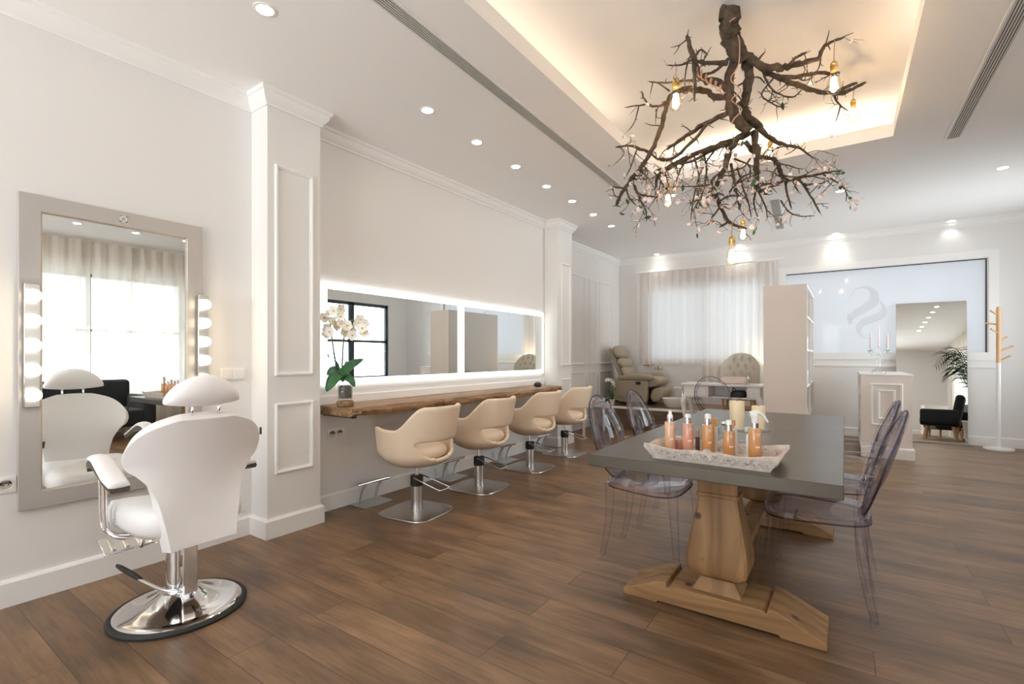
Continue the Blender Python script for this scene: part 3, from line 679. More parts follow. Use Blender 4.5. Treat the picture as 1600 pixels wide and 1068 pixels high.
def foot_rest(label, loc):
    t = thing('foot_rest', label, 'foot rest', loc, 0, 'steel foot rests along the wall')
    b = MB().bb(-.095, .095, -.15, .15, 0, .008); b.build('base_plate', 'steel', t, bevel=.003)
    for y in (-.075, .085): MB().tube(catmull([(-.055, y, .006), (-.045, y, .07), (-.02, y, .13), (.02, y, .175)], 5), .011, 10, flat=.7).build('post', 'steel', t, 180)
    MB().tube([(.02, -.16, .182), (.02, .16, .182)], .014, 12).build('foot_bar', 'chrome', t, 40)
    return t
fr0 = None
for (p, wd) in (((.135, 2.655, 0), 'nearest'), ((.135, 3.655, 0), 'second'), ((.13, 4.60, 0), 'third'), ((.13, 5.42, 0), 'farthest')):
    lab = 'steel foot rest by the skirting, %s of the four below the shelf' % wd
    if fr0 is None: fr0 = foot_rest(lab, p)
    else: dup(fr0, p, label=lab)

# ------------------------------------------------------------------ white hydraulic salon chair
def styling_chair(label, loc, rz):
    t = thing('styling_chair', label, 'salon chair', loc, rz)
    MB().lathe([(.256, 0), (.282, .0), (.284, .012), (.273, .022), (.256, .020)], n=64, cap=False).build('rubber_rim', 'black', t, 40)
    MB().lathe([(.260, .004), (.260, .022), (.248, .030), (.225, .034), (.19, .040), (.14, .058), (.098, .085), (.082, .098), (.01, .10)], n=64).build('base_dome', 'chrome', t, 25)
    MB().lathe([(.060, .09), (.060, .385)], n=40).build('column', 'chrome', t, 40)
    MB().bb(-.115, -.02, -.032, .032, .10, .385).build('column_cover', 'chrome', t, bevel=.006)
    lv = MB().tube(catmull([(-.085, .03, .115), (-.02, .075, .122), (.10, .11, .138), (.18, .12, .15)], 5), .008, 10).build('pump_lever', 'chrome', t, 180)
    MB().tube([(.13, .113, .143), (.20, .125, .155), (.31, .14, .167), (.35, .145, .170)], [.010, .014, .013, .009], 10, flat=.8).build('lever_grip', 'black', lv, 180)
    MB().lathe([(.10, .375), (.13, .385), (.13, .40)], n=24).build('swivel_plate', 'black', t, 40)
    # seat cushion
    def rr_(hx, hy, z, e=4.5, ox=.045):
        q = []
        for k in range(40):
            a = 6.283*k/40; ca, sa = math.cos(a), math.sin(a); f = 1/((abs(ca)**e+abs(sa)**e)**(1/e)); q.append((ox+hx*f*ca, hy*f*sa, z + .018*(abs(sa*f)**2) + (-.025*max(0, ca*f)**3)))
        return q
    MB().rings([rr_(.20, .17, .402), rr_(.25, .215, .41), rr_(.268, .230, .44), rr_(.268, .230, .49), rr_(.25, .215, .525), rr_(.18, .16, .537), rr_(.02, .02, .54)]).build('seat', 'white_leather', t, 180)
    # winged backrest
    H = [(0, .150), (.1, .158), (.25, .172), (.38, .182), (.5, .205), (.58, .238), (.66, .272), (.73, .286), (.80, .284), (.87, .265), (.93, .23), (.97, .18), (1, .11)]
    z0, z1 = .365, .955
    def g(u, v):
        h = interp(H, v)*.945; y = (u*2-1)*h; z = z0 + (z1-z0)*v - .25*y*y*(1 if v > .6 else 0)*.6
        x = -.222 - .055*v + .05*math.sin(v*3.14) + 1.40*y*y*ss(.15, .7, v) - .35*y*y
        return (x, y, z)
    MB().grid(g, 20, 30).build('backrest', 'white_leather', t, 180, solid=.075, off=0, sub=1, bevel=.028, seg=3)
    for y in (-.055, .055):
        MB().tube([(-.262, y, .93), (-.272, y, 1.02)], .006, 10).build('headrest_rod', 'chrome', t, 180)
    hr = []
    for i in range(17):
        u = i/16; y = (u*2-1)*.158; e = (1-(abs(u*2-1))**3.2); hh = .020+.125*max(0, (1-(u*2-1)**2))**.75; d = .050*(.35+.65*max(0, e)**.5); x0 = -.262 + 1.0*y*y
        q = []
        for k in range(14):
            a = 6.283*k/14; ca, sa = math.cos(a), math.sin(a); q.append((x0 + d*ca*(1-.25*max(0, sa)), y, .992 + .016*abs(u*2-1)**2 + hh*(.5+.5*math.copysign(abs(sa)**.8, sa))))
        hr.append(q)
    MB().rings(hr).build('headrest', 'white_leather', t, 180, sub=1)
    for s in (-1, 1):
        am = []
        C = catmull([(.23, s*.268, .725), (.19, s*.270, .748), (.11, s*.274, .752), (.03, s*.276, .725), (-.05, s*.276, .690), (-.12, s*.272, .662)], 5)
        pad = MB(); und = MB()
        W = [.030, .036, .040, .042, .044, .040]; Wl = lerpl(W, 5); rs = []; ru = []
        for i, p in enumerate(C):
            wv = Wl[i]; th = .024
            rs.append([p + Vector((0, a*wv, c*th)) for a, c in ((-1, 0), (-.92, .45), (-.5, .8), (0, .9), (.5, .8), (.92, .45), (1, 0), (.9, -.3), (-.9, -.3))])
            ru.append([p + Vector((0, a*wv*.92, c)) for a, c in ((-1, -.008), (1, -.008), (.85, -.040*min(1, .5+(len(C)-i)*.03)), (-.85, -.040*min(1, .5+(len(C)-i)*.03)))])
        ar = pad.rings(rs).build('armrest', 'white_leather', t, 180, sub=1)
        und.rings(ru).build('armrest_shell', 'brownplastic', ar, 30)
        for dx in (0, .055):
            MB().tube(catmull([(.145-dx*.9, s*.268, .715-dx*.2), (.14-dx*.9, s*.266, .60), (.135-dx*.9, s*.264, .475), (.12-dx*.8, s*.255, .428), (.09-dx, s*.22, .400), (.02, s*.14, .395)], 5), .0095, 10).build('arm_tube', 'chrome', t, 180)
    for y in (-.06, .06): MB().tube(catmull([(.18, y, .405), (.23, y, .385), (.275, y, .285), (.305, y, .252), (.36, y, .27)], 5), .010, 10, flat=.8).build('foot_rest_arm', 'chrome', t, 180)
    fp = MB(); fp.box((.36, 0, .275), (.125, .42, .012), ry=R(-24)); fr = fp.build('foot_rest_plate', 'chrome', t, bevel=.005)
    for k in range(7): MB().box((.357, -.165+k*.055, .284), (.09, .016, .006), ry=R(-24)).build('grip_rib', 'steel', fr, 0)
    MB().box((-.2, -.285, .84), (.01, .006, .035)).build('side_tag', 'black', t, 0)
    return t
styling_chair('white leather salon chair with headrest on a round chrome base before the tall mirror', (.718, 1.022, 0), R(180))

# ------------------------------------------------------------------ trestle table
t = thing('dining_table', 'long zinc-topped table on carved pale pine trestles in the middle of the room', 'table', (2.875, 3.26, 0))
MB().bb(-.495, .497, -1.185, 1.20, .707, .760).build('tabletop', 'zinc', t, bevel=.003)
def trestle(y):
    b = MB(); half = [(-.440, .012), (-.440, .030), (-.40, .046), (-.33, .078), (-.27, .104), (-.235, .112), (-.222, .111), (-.218, .088), (-.20, .100)]
    poly = half + [(-x, z) for x, z in half[::-1]]
    poly += [(.44, .0), (.27, 0), (.262, .012), (-.262, .012), (-.27, 0), (-.44, 0)]
    f = b.prism(poly, y - .135, y + .135, 'Y').build('trestle_foot', 'pinex', t, smooth=25, bevel=.004)
    b = MB().lathe([(.118, .098), (.112, .112), (.088, .150), (.080, .160)], n=4, square=9, sy=.85); pl = b.build('plinth', 'pine', f, smooth=20, bevel=.003); pl.location = (0, y, 0)
    prof = [(.070, .155), (.078, .163), (.112, .176), (.130, .196), (.1365, .225), (.135, .265), (.126, .33), (.113, .40), (.098, .47), (.089, .525), (.086, .545), (.094, .548), (.096, .556), (.094, .564), (.087, .568), (.088, .60), (.094, .645), (.097, .66), (.098, .707)]
    def sqr(h, z, sy=.80, c=.10):
        k = h*(1-c); return [(h, -k*sy, z), (h, k*sy, z), (k, h*sy, z), (-k, h*sy, z), (-h, k*sy, z), (-h, -k*sy, z), (-k, -h*sy, z), (k, -h*sy, z)]
    p = MB().rings([sqr(h, z) for h, z in prof]).build('pedestal', 'pine', t, smooth=28); p.location = (0, y, 0)
trestle(2.51 - 3.26); trestle(3.99 - 3.26)
MB().bb(-.05, .05, 2.60-3.26, 3.91-3.26, .115, .165).build('stretcher', 'pinex', t, bevel=.004)

# ------------------------------------------------------------------ clear plastic armchairs
def ghost(label, loc, rz):
    t = thing('clear_armchair', label, 'chair', loc, rz, 'clear plastic armchairs')
    b = MB(); rs = []
    for z, k in ((.448, .98), (.452, 1.0), (.462, 1.0), (.468, .97)):
        q = []
        for i in range(40):
            a = 6.283*i/40; ca, sa = math.cos(a), math.sin(a); e = 4.2; f = 1/((abs(ca)**e+abs(sa)**e)**(1/e)); x = .225*ca*f; hy = .245 - .055*ss(.05, -.22, x) if False else .245 - .06*max(0, min(1, (.10-x)/.32)); q.append((x*k, hy*sa*f*k, z))
        rs.append(q)
    b.rings(rs); b.build('seat', 'clear', t, 40)
    b = MB(); q1 = []
    def orr(k, z): 
        q = []
        for i in range(40):
            a = 6.283*i/40; ca, sa = math.cos(a), math.sin(a); e = 4.2; f = 1/((abs(ca)**e+abs(sa)**e)**(1/e)); x = .225*ca*f; hy = .245 - .06*max(0, min(1, (.10-x)/.32)); q.append((x*k, hy*sa*f*k, z))
        return q
    b.rings([orr(1.005, .462), orr(1.0, .428), orr(.985, .428), orr(.985, .450)], cap=False).build('apron', 'clear', t, 40)
    MB().tube([Vector(p) for p in orr(1.004, .430)], .0045, 6, closed=True).build('seat_rim', 'edge', t, 180)
    for s in (-1, 1):
        MB().tube(catmull([(.232, s*.232, 0), (.226, s*.232, .15), (.215, s*.230, .32), (.205, s*.225, .455)], 4), lerpl([.015, .019, .024, .028], 4), 12, up=(1, 0, 0)).build('leg', 'clear', t, 30)
        MB().tube(catmull([(-.235, s*.173, 0), (-.205, s*.173, .15), (-.185, s*.175, .32), (-.185, s*.180, .46)], 4), lerpl([.015, .019, .024, .028], 4), 12, up=(1, 0, 0)).build('leg', 'clear', t, 30)
    # oval back: frame ring and thin panel
    zc_, hz, hy = .705, .243, .205
    def bx(z): return -.185 - .30*max(0, z-.46) - .12*max(0, z-.75)
    ring = [(bx(zc_+hz*math.sin(a)), hy*math.cos(a), zc_+hz*math.sin(a)) for a in [6.283*i/48 for i in range(48)]]
    MB().tube(ring, .014, 4, closed=True, sq=True, up=(1, 0, 0)).build('back_frame', 'clear', t, 30)
    MB().tube([(x-.006, y*1.075, zc_+(z-zc_)*1.065) for x, y, z in ring], .0045, 6, closed=True).build('back_rim', 'edge', t, 180)
    b = MB(); rs = []
    for k in (.98, .7, .4, .02): rs.append([(bx(zc_+hz*k*math.sin(a)) - .045*(1-k*k), hy*k*math.cos(a), zc_+hz*k*math.sin(a)) for a in [6.283*i/40 for i in range(40)]])
    b.rings(rs, cap=False).build('back_panel', 'clear', t, 180, solid=.006)
    for s in (-1, 1):
        MB().tube(catmull([(bx(.66), s*.200, .66), (-.15, s*.245, .668), (-.02, s*.268, .664), (.10, s*.265, .645), (.165, s*.255, .60), (.18, s*.245, .52), (.18, s*.235, .455)], 5), .017, 10, flat=1.25).build('arm', 'clear', t, 30)
    return t
g0 = ghost('clear plastic armchair, right side of the table, nearer the camera', (3.255, 2.93, 0), R(180))
dup(g0, (3.275, 3.57, 0), R(180), 'clear plastic armchair, right side of the table, farther from the camera')
dup(g0, (2.385, 2.93, 0), R(0), 'clear plastic armchair, left side of the table, nearer the camera')
dup(g0, (2.385, 3.57, 0), R(0), 'clear plastic armchair, left side of the table, farther from the camera')
gm = dup(g0, (2.02, 6.74, 0), R(86), 'clear plastic armchair in front of the white manicure desk')

# ------------------------------------------------------------------ tray and bottles
tx, ty = 2.900, 2.292
t = thing('serving_tray', 'whitewashed carved tray of bottles on the near end of the table', 'tray', (tx, ty, .7605), R(-1.5))
bx0, by0, bx1, by1 = .236, .140, .270, .160
MB().bb(-bx0, bx0, -by0, by0, .0, .010).build('tray_base', 'tray', t, bevel=.003)
def wall_(p0, p1, o0, o1, wav):
    b = MB(); n = 192
    A = []
    for i in range(n+1):
        u = i/n; c = abs(u-.5)*2
        zt = .058 + (.005*math.cos(u*6.283*2) + (.007*math.exp(-((u-.5)/.03)**2) - .006*(math.exp(-((u-.455)/.018)**2)+math.exp(-((u-.545)/.018)**2))) if wav else -.005*math.cos(u*6.283)) + .006*c**4
        pb = Vector(p0).lerp(Vector(p1), u); pt = Vector(o0).lerp(Vector(o1), u); n2 = (pt-pb).normalized()
        ok_ = 1 if .05 < u < .95 else 0; sw = math.sin(u*75); relief = .008*max(0, sw)**.6*ok_ if sw > 0 else 0; r2_ = .008*max(0, -math.sin(u*75+.7))**.6*ok_ if math.sin(u*75+.7) < 0 else 0
        inn = -n2*.011
        A.append([b.V(Vector((p.x, p.y, z))) for p, z in ((pb, 0), (pb+n2*(.004), .010), (pb.lerp(pt, .35)+n2*(.002+relief), .022), (pb.lerp(pt, .6)+n2*(.002+r2_), .036), (pt.lerp(pb, .15)+n2*.005, zt-.010), (pt+n2*.003, zt-.002), (pt+inn*.5, zt), (pt+inn, zt-.004), (pb+inn*1.0, .010))])
    for a, c in zip(A, A[1:]):
        for k in range(8): b.F([a[k], c[k], c[k+1], a[k+1]])
    b.F(A[0]); b.F(A[-1][::-1]); return b.build('carved_side', 'tray', t, 50)
c0 = [(-bx0, -by0, 0), (bx0, -by0, 0), (bx0, by0, 0), (-bx0, by0, 0)]; c1 = [(-bx1, -by1, 0), (bx1, -by1, 0), (bx1, by1, 0), (-bx1, by1, 0)]
for i in range(4): wall_(c0[i], c0[(i+1) % 4], c1[i], c1[(i+1) % 4], i % 2 == 0)
def bottle(label, u, v, wpx_, hts, body, cap='wp', kind='pump', z=.7715, text=True, cat='bottle', yb=2.30):
    vn = HZ + (CH-z)*FPX*(math.cos(TH) + math.sin(TH)*(u-800)/FPX)/yb; hts = (hts[0] + vn - v,) + tuple(hts[1:]); v = vn   # base hidden behind the tray rim
    p = atz(u, v, z); d = (p - Vector((CX, 0, CH))).dot(FW); k = d/FPX; r = wpx_*k/2; hb, hn, hc = [h*k for h in hts]
    t = thing('cosmetic_bottle', label, cat, (p.x, p.y, z), TH)
    MB().lathe([(r*.92, 0), (r, .003), (r, hb-.004), (r*.93, hb), (r*.5, hb+.001), (.001, hb+.001)], n=28).build('bottle_body', body, t, 40)
    if text:
        g = MB()
        for (x0, x1, zz, hh) in ((-.34, -.18, .42, .05), (-.10, .02, .42, .05), (.10, .30, .42, .05), (-.42, .42, .84, .018), (-.3, .3, .79, .012)):
            def q(xx, zz_): xx = xx*r; return (xx, -math.sqrt(r*r-xx*xx) - .0004, zz_)
            V = [g.V(q(x0, hb*zz)), g.V(q((x0+x1)/2, hb*zz)), g.V(q(x1, hb*zz)), g.V(q(x1, hb*(zz+hh))), g.V(q((x0+x1)/2, hb*(zz+hh))), g.V(q(x0, hb*(zz+hh)))]
            g.F([V[0], V[1], V[4], V[5]]); g.F([V[1], V[2], V[3], V[4]])
        g.build('lettering', 'ink', t, 0)
    if kind == 'pump':
        MB().lathe([(r*.60, hb), (r*.60, hb+hn), (r*.55, hb+hn+.001), (.001, hb+hn+.001)], n=24).build('metal_neck', 'chrome', t, 40)
        MB().lathe([(r*.54, hb+hn), (r*.54, hb+hn+hc*.7), (r*.42, hb+hn+hc), (.001, hb+hn+hc)], n=24).build('cap', cap, t, 40)
    elif kind == 'cap':
        MB().lathe([(r*.7, hb), (r*.7, hb+hn+hc), (.001, hb+hn+hc)], n=20).build('cap', cap, t, 40)
    elif kind == 'cone':
        MB().lathe([(r*.62, hb), (r*.62, hb+hn), (.001, hb+hn)], n=24).build('metal_neck', 'chrome', t, 40)
        MB().lathe([(r*.55, hb+hn), (r*.50, hb+hn+hc*.45), (r*.34, hb+hn+hc*.5), (r*.26, hb+hn+hc), (.001, hb+hn+hc)], n=24).build('cap', cap, t, 40)
    elif kind == 'spray':
        MB().lathe([(r*.55, hb), (r*.55, hb+hn), (.001, hb+hn)], n=24).build('metal_neck', 'chrome', t, 40)
        h0 = hb+hn
        s_ = MB().tube(catmull([(0, 0, h0), (0, 0, h0+.018), (-.004, 0, h0+.032), (-.018, 0, h0+.042)], 4), lerpl([r*.5, r*.55, r*.62, r*.42], 4), 14).build('cap', 'wp', t, 180)
        MB().tube(catmull([(-.022, 0, h0+.042), (.01, 0, h0+.046), (.032, 0, h0+.034), (.05, 0, h0+.012), (.056, 0, h0+.004)], 4), lerpl([.009, .011, .007, .005, .004], 4), 10).build('trigger', 'wp', s_, 180)
    return t
bottle('tall peach cosmetic bottle with a white cone cap, leftmost in the carved tray', 1047, 695.5, 16, (37, 6, 11.5), 'peach', kind='cone')
bottle('rose pink cosmetic bottle with a silver pump neck in the carved tray', 1075, 699, 16.5, (38, 9, 6), 'rose')
bottle('tall amber cosmetic bottle with white pump at the middle of the tray', 1106, 702, 17.5, (39, 10, 7), 'amber')
bottle('shorter amber cosmetic bottle with white pump right of the tall amber one', 1139, 704, 16.5, (31, 10, 7), 'amber')
bottle('amber spray bottle with a white trigger head at the tray right end', 1179.5, 707.5, 19, (39, 8, 6), 'amber', kind='spray')
bottle('tiny brown nail bottle between the rose and tall amber bottles', 1090, 693, 6.5, (11, 4, 8), 'brownplastic', 'rose_gold', 'cap', text=False, yb=2.36)
bottle('small clear bottle with an ochre cap behind the tall amber bottle', 1116.5, 690, 9, (24, 2, 11), 'ceramic', 'ochre', 'cap', text=False, yb=2.37)
bottle('slim white tube standing behind the shorter amber bottle', 1149.5, 699, 5.5, (31, 1, 2), 'wp', 'wp', 'cap', text=False, cat='tube', yb=2.365)
bottle('small white bottle with an orange cap behind the shorter amber bottle', 1146, 690, 8, (22, 1, 11), 'ceramic', 'amber', 'cap', text=False, yb=2.395)
bottle('slim white tube standing left of the amber spray bottle', 1168.5, 702, 5.5, (21, 1, 2), 'wp', 'wp', 'cap', text=False, cat='tube', yb=2.36)
bottle('squat pink jar low in the tray between peach and rose bottles', 1061, 693, 15, (7, 1, 3), 'rose', 'wp', 'cap', text=False, cat='jar', yb=2.37)
# candle stand and candles
cs = atz(1169, 690, .76); dcs = (cs - Vector((CX, 0, CH))).dot(FW); pz = CH - (670-HZ)/FPX*dcs
t = thing('glass_candle_stand', 'round clear glass stand carrying two cream candles behind the tray', 'stand', (cs.x, cs.y, .7605)); hs = pz - .7605
MB().lathe([(.001, 0), (.052, .0), (.050, .005), (.016, .012), (.011, hs*.5), (.018, hs-.010), (.001, hs-.008)], n=32).build('stem', 'glass', t, 50)
MB().lathe([(.001, hs-.007), (.105, hs-.006), (.110, hs+.006), (.106, hs+.007), (.102, hs), (.001, hs)], n=48).build('plate', 'glass', t, 50)
for (lab, du, hh, rr_) in (('taller cream pillar candle on the glass stand', -17.5, 44, .037), ('shorter cream pillar candle on the glass stand, behind the spray bottle', 16, 36, .034)):
    p = cs + RT*(du/FPX*dcs); k = dcs/FPX
    tc_ = thing('pillar_candle', lab, 'candle', (p.x, p.y, pz + .0005)); H_ = hh*k
    MB().lathe([(rr_*.97, 0), (rr_, .004), (rr_, H_-.006), (rr_*.95, H_), (rr_*.6, H_-.004), (.001, H_-.008)], n=32).build('wax', 'candle', tc_, 40)
    MB().tube([(0, 0, H_-.012), (.001, 0, H_+.004)], .0015, 6).build('wick', 'black', tc_, 0)
p = atz(1131, 680, .7605); t = thing('glass_jar', 'small clear glass jar on the table behind the tray centre', 'jar', (p.x, p.y, .7605))
MB().lathe([(.001, 0), (.026, 0), (.030, .01), (.030, .045), (.024, .055), (.024, .06), (.021, .06), (.027, .042), (.026, .012), (.001, .006)], n=28, cap=False).build('jar_body', 'glass', t, 50)
MB().ball((0, 0, .070), (.016, .016, .012), 16, 8).build('lid_knob', 'chrome', t, 180)

# ------------------------------------------------------------------ hanging branch chandelier
t0 = at(1137, 28, 2.96)
t = thing('branch_chandelier', 'gnarled blossoming tree branch hanging upside down from the lit ceiling tray', 'chandelier', (t0.x, t0.y, 1.9)); T0 = Vector(t.location)
wood_b = MB(); tips = []; rr = random.Random(11)
def limb(P, w0, w1, r0, r1, k=4, wig=.6, tw=0, key=None):
    n = len(P); Q = []
    for i, (u, v) in enumerate(P):
        f = i/(n-1); ww = w0 + (w1-w0)*f + (rr.uniform(-.03, .03) if 0 < i < n-1 else 0)
        Q.append(at(u, v, ww) - T0)
    C = catmull(Q, k); m = len(C); rad = []
    for i in range(m):
        f = i/(m-1); px = r0 + (r1-r0)*f; rad.append(max(.0016, px*(.78 if r0 < 9.6 else .95)/FPX*(w0+(w1-w0)*f)) * (1 + rr.uniform(-.13, .16)))
        if 0 < i < m-1: C[i] = C[i] + Vector([rr.uniform(-1, 1)*rad[i]*wig*.35 for _ in range(3)])
    if r0 <= 9: rad[-1] *= .6
    wood_b.tube(C, rad, 16 if r0 > 9.6 else 9 if r0 > 4 else 6, jit=.05 if r0 > 9.6 else .10 if r0 > 4 else .05)
    for i in range(1, m):
        if rr.random() < tw: twig(C[i], (C[i]-C[i-1]).normalized(), rad[i], rr.uniform(.05, .15))
    tips.append((C, rad)); return C
tw_pts = []
def twig(p, d, r, L):
    a = Vector([rr.gauss(0, 1) for _ in range(3)]); a = (a - d*a.dot(d)).normalized(); dirn = (d*.5 + a + Vector((0, 0, -.15))).normalized()
    P = [p]; n = 4
    for i in range(n):
        dirn = (dirn + Vector([rr.gauss(0, .28) for _ in range(3)])).normalized(); P.append(P[-1] + dirn*L/n)
    r1 = min(r*.55, .0048); wood_b.tube(catmull(P, 2), lerpl([r1, r1*.8, r1*.7, r1*.55, r1*.35], 2), 5)
    for q in P[2:]: tw_pts.append((q, dirn.copy()))
    if L > .09 and rr.random() < .7: twig(P[2], dirn, r1*1.4, L*.55)
limb([(1141, 12), (1140, 28), (1139, 46), (1143, 62), (1150, 80), (1158, 98)], 2.93, 3.02, 14.5, 13, 4, .5)
limb([(1153, 84), (1142, 110), (1139, 137), (1142, 165), (1153, 190), (1169, 206)], 3.0, 3.03, 9.5, 9, 4, .7)
limb([(1160, 84), (1170, 115), (1168, 143), (1163, 170), (1172, 187), (1190, 201)], 3.04, 3.15, 9, 8, 4, .7)
limb([(1158, 76), (1187, 102), (1212, 106), (1231, 104), (1253, 98), (1278, 92), (1284, 77), (1297, 67), (1319, 58)], 3.0, 2.86, 8, 2.2, 4, 1, .06)
limb([(1231, 103), (1240, 93), (1249, 87), (1260, 81)], 2.93, 2.85, 4, 1.5, 3, 1, .2)
limb([(1178, 92), (1198, 113), (1220, 121), (1242, 120), (1270, 115), (1295, 114), (1312, 113)], 3.03, 3.2, 6, 2.2, 4, 1, .05)
limb([(1214, 119), (1234, 129), (1256, 137), (1278, 143), (1303, 146), (1325, 142), (1352, 129)], 3.08, 3.55, 5.2, 3.2, 4, 1, .05)
limb([(1305, 145), (1322, 136), (1339, 129)], 3.4, 3.5, 3.2, 2.8, 3)
limb([(1303, 147), (1310, 162), (1325, 173)], 3.4, 3.5, 2.2, 1, 3, 1, .2); limb([(1313, 166), (1306, 190)], 3.4, 3.45, 1.5, .8, 4, 1, .2)
limb([(1193, 116), (1204, 137), (1220, 148), (1240, 151), (1253, 140)], 3.05, 2.9, 2.2, 1.4, 4, 1, .06)
limb([(1207, 124), (1190, 146), (1201, 158), (1218, 166), (1231, 160)], 3.05, 2.9, 2.0, 1.0, 4, 1, .12)
limb([(1153, 134), (1182, 120), (1196, 131)], 3.04, 3.1, 1.8, 1, 3)
limb([(1186, 92), (1196, 80)], 2.98, 2.93, 2.2, 1.4, 3)
limb([(1143, 145), (1127, 132), (1105, 125), (1091, 115), (1084, 92), (1078, 72), (1073, 56)], 3.02, 2.80, 7, 4.2, 4, 1, .05)
limb([(1085, 92), (1085, 124), (1085, 158)], 2.84, 2.80, 4.2, 2.4, 4, .8, .06)
limb([(1136, 99), (1110, 99), (1091, 96)], 3.0, 2.86, 4.6, 4, 4, 1, .1); limb([(1138, 92), (1116, 112), (1094, 116)], 3.0, 2.9, 3.2, 2.6, 4)
limb([(1084, 90), (1095, 78), (1106, 86)], 2.84, 2.8, 2.4, 1.4, 4, 1, .2); limb([(1083, 93), (1061, 102), (1042, 102)], 2.83, 2.8, 2.6, 1.3, 4, 1, .3)
limb([(1137, 150), (1116, 153), (1104, 142), (1083, 139), (1064, 142), (1047, 153), (1040, 172), (1033, 198), (1022, 228), (1010, 250), (995, 269), (981, 288), (970, 304), (963, 321)], 3.03, 3.25, 6.4, 3.2, 4, .9, .05)
limb([(1046, 156), (1033, 165), (1016, 165), (1006, 153), (1003, 142)], 3.1, 3.0, 3, 1.3, 4, 1, .1); limb([(1014, 163), (995, 165), (976, 168)], 3.05, 3.0, 2.2, .9, 4, 1, .1)
limb([(998, 165), (992, 190), (981, 205)], 3.05, 3.0, 1.6, .8, 4, 1, .25); limb([(1083, 126), (1050, 129), (1014, 128)], 2.85, 2.95, 3, 1.2, 4, 1, .12); limb([(1046, 142), (1028, 130), (1014, 127)], 3.05, 3, 1.8, 1, 3)
limb([(1020, 128), (1016, 148)], 2.95, 2.95, 1.4, .9, 3); limb([(1025, 171), (1026, 182)], 3.05, 3.0, 1.6, .9, 3)
limb([(1171, 204), (1149, 219), (1127, 227), (1094, 238), (1069, 249), (1050, 260), (1031, 271), (1025, 288), (1027, 315)], 3.06, 3.5, 7.5, 1.8, 4, 1, .16)
limb([(1138, 176), (1105, 192), (1086, 203), (1066, 216), (1042, 233)], 3.04, 3.3, 5.5, 3, 4, 1, .08)
limb([(1105, 193), (1079, 224), (1050, 247), (1030, 249), (1014, 238)], 3.1, 3.45, 4, 1.8, 4, 1, .12)
limb([(1069, 246), (1040, 262), (1024, 266)], 3.3, 3.4, 3, 1.4, 4, 1, .2); limb([(1127, 226), (1080, 252), (1058, 256)], 3.2, 3.2, 3.6, 1.4, 4, 1, .25)
limb([(1014, 238), (987, 228), (962, 230)], 3.18, 3.1, 3.2, 1.8, 4, 1, .15); limb([(968, 229), (975, 240), (958, 259)], 3.1, 3.1, 1.2, .6, 4)
limb([(996, 231), (985, 262), (975, 280)], 3.15, 3.05, 1.6, .8, 4, 1, .3); limb([(988, 285), (998, 302), (1012, 306), (1025, 307)], 3.2, 3.3, 2.2, 1.4, 4, 1, .15)
limb([(992, 290), (1000, 312), (1009, 329), (1010, 346)], 3.2, 3.15, 2, 1, 4, 1, .15); limb([(978, 293), (984, 310), (994, 321)], 3.22, 3.2, 2, 1, 4, 1, .2); limb([(976, 294), (959, 292)], 3.22, 3.2, 2.2, 1.6, 3)
limb([(1000, 266), (1012, 277), (1022, 293)], 3.2, 3.1, 1.6, .8, 4, 1, .3); limb([(1022, 269), (1032, 283), (1027, 307)], 3.4, 3.3, 1.6, .9, 4, 1, .2)
limb([(1150, 222), (1138, 238), (1135, 256), (1124, 280), (1119, 304), (1127, 326), (1141, 348), (1166, 357)], 3.08, 3.15, 6, 2.6, 4, 1, .2); limb([(1138, 346), (1124, 355)], 3.14, 3.1, 2.4, 1.8, 3, 1, .3)
limb([(1178, 206), (1182, 241), (1182, 269), (1181, 288), (1186, 297), (1198, 303)], 3.1, 3.2, 7, 3, 4, 1, .15)
limb([(1187, 201), (1209, 219), (1229, 227), (1251, 232), (1270, 247)], 3.12, 3.6, 5.5, 1.2, 4, 1, .3)
limb([(1165, 222), (1185, 244), (1209, 249), (1218, 260), (1220, 272), (1230, 283)], 3.1, 3.4, 4.6, 4, 4, 1, .2)
limb([(1228, 283), (1248, 278), (1275, 273), (1300, 268), (1317, 267)], 3.4, 3.5, 3.2, 1.2, 4, 1, .15); limb([(1286, 272), (1308, 285), (1322, 299), (1322, 314)], 3.45, 3.5, 1.8, .9, 4, 1, .12)
limb([(1248, 279), (1260, 295), (1267, 307), (1281, 332)], 3.42, 3.35, 2.6, 1.6, 4, 1, .2); limb([(1227, 285), (1230, 304), (1237, 326)], 3.4, 3.3, 2.4, 1.4, 4, 1, .3)
limb([(1190, 289), (1215, 285), (1229, 282)], 3.18, 3.4, 2.2, 2.2, 4, 1, .1); limb([(1220, 313), (1231, 329), (1248, 337), (1273, 337)], 3.35, 3.3, 1.5, .9, 4, 1, .2); limb([(1237, 284), (1250, 302)], 3.4, 3.4, 2, 1.3, 4, 1, .2)
limb([(1142, 256), (1149, 291), (1154, 321)], 3.1, 3.0, 3, 1.6, 4, 1, .3)
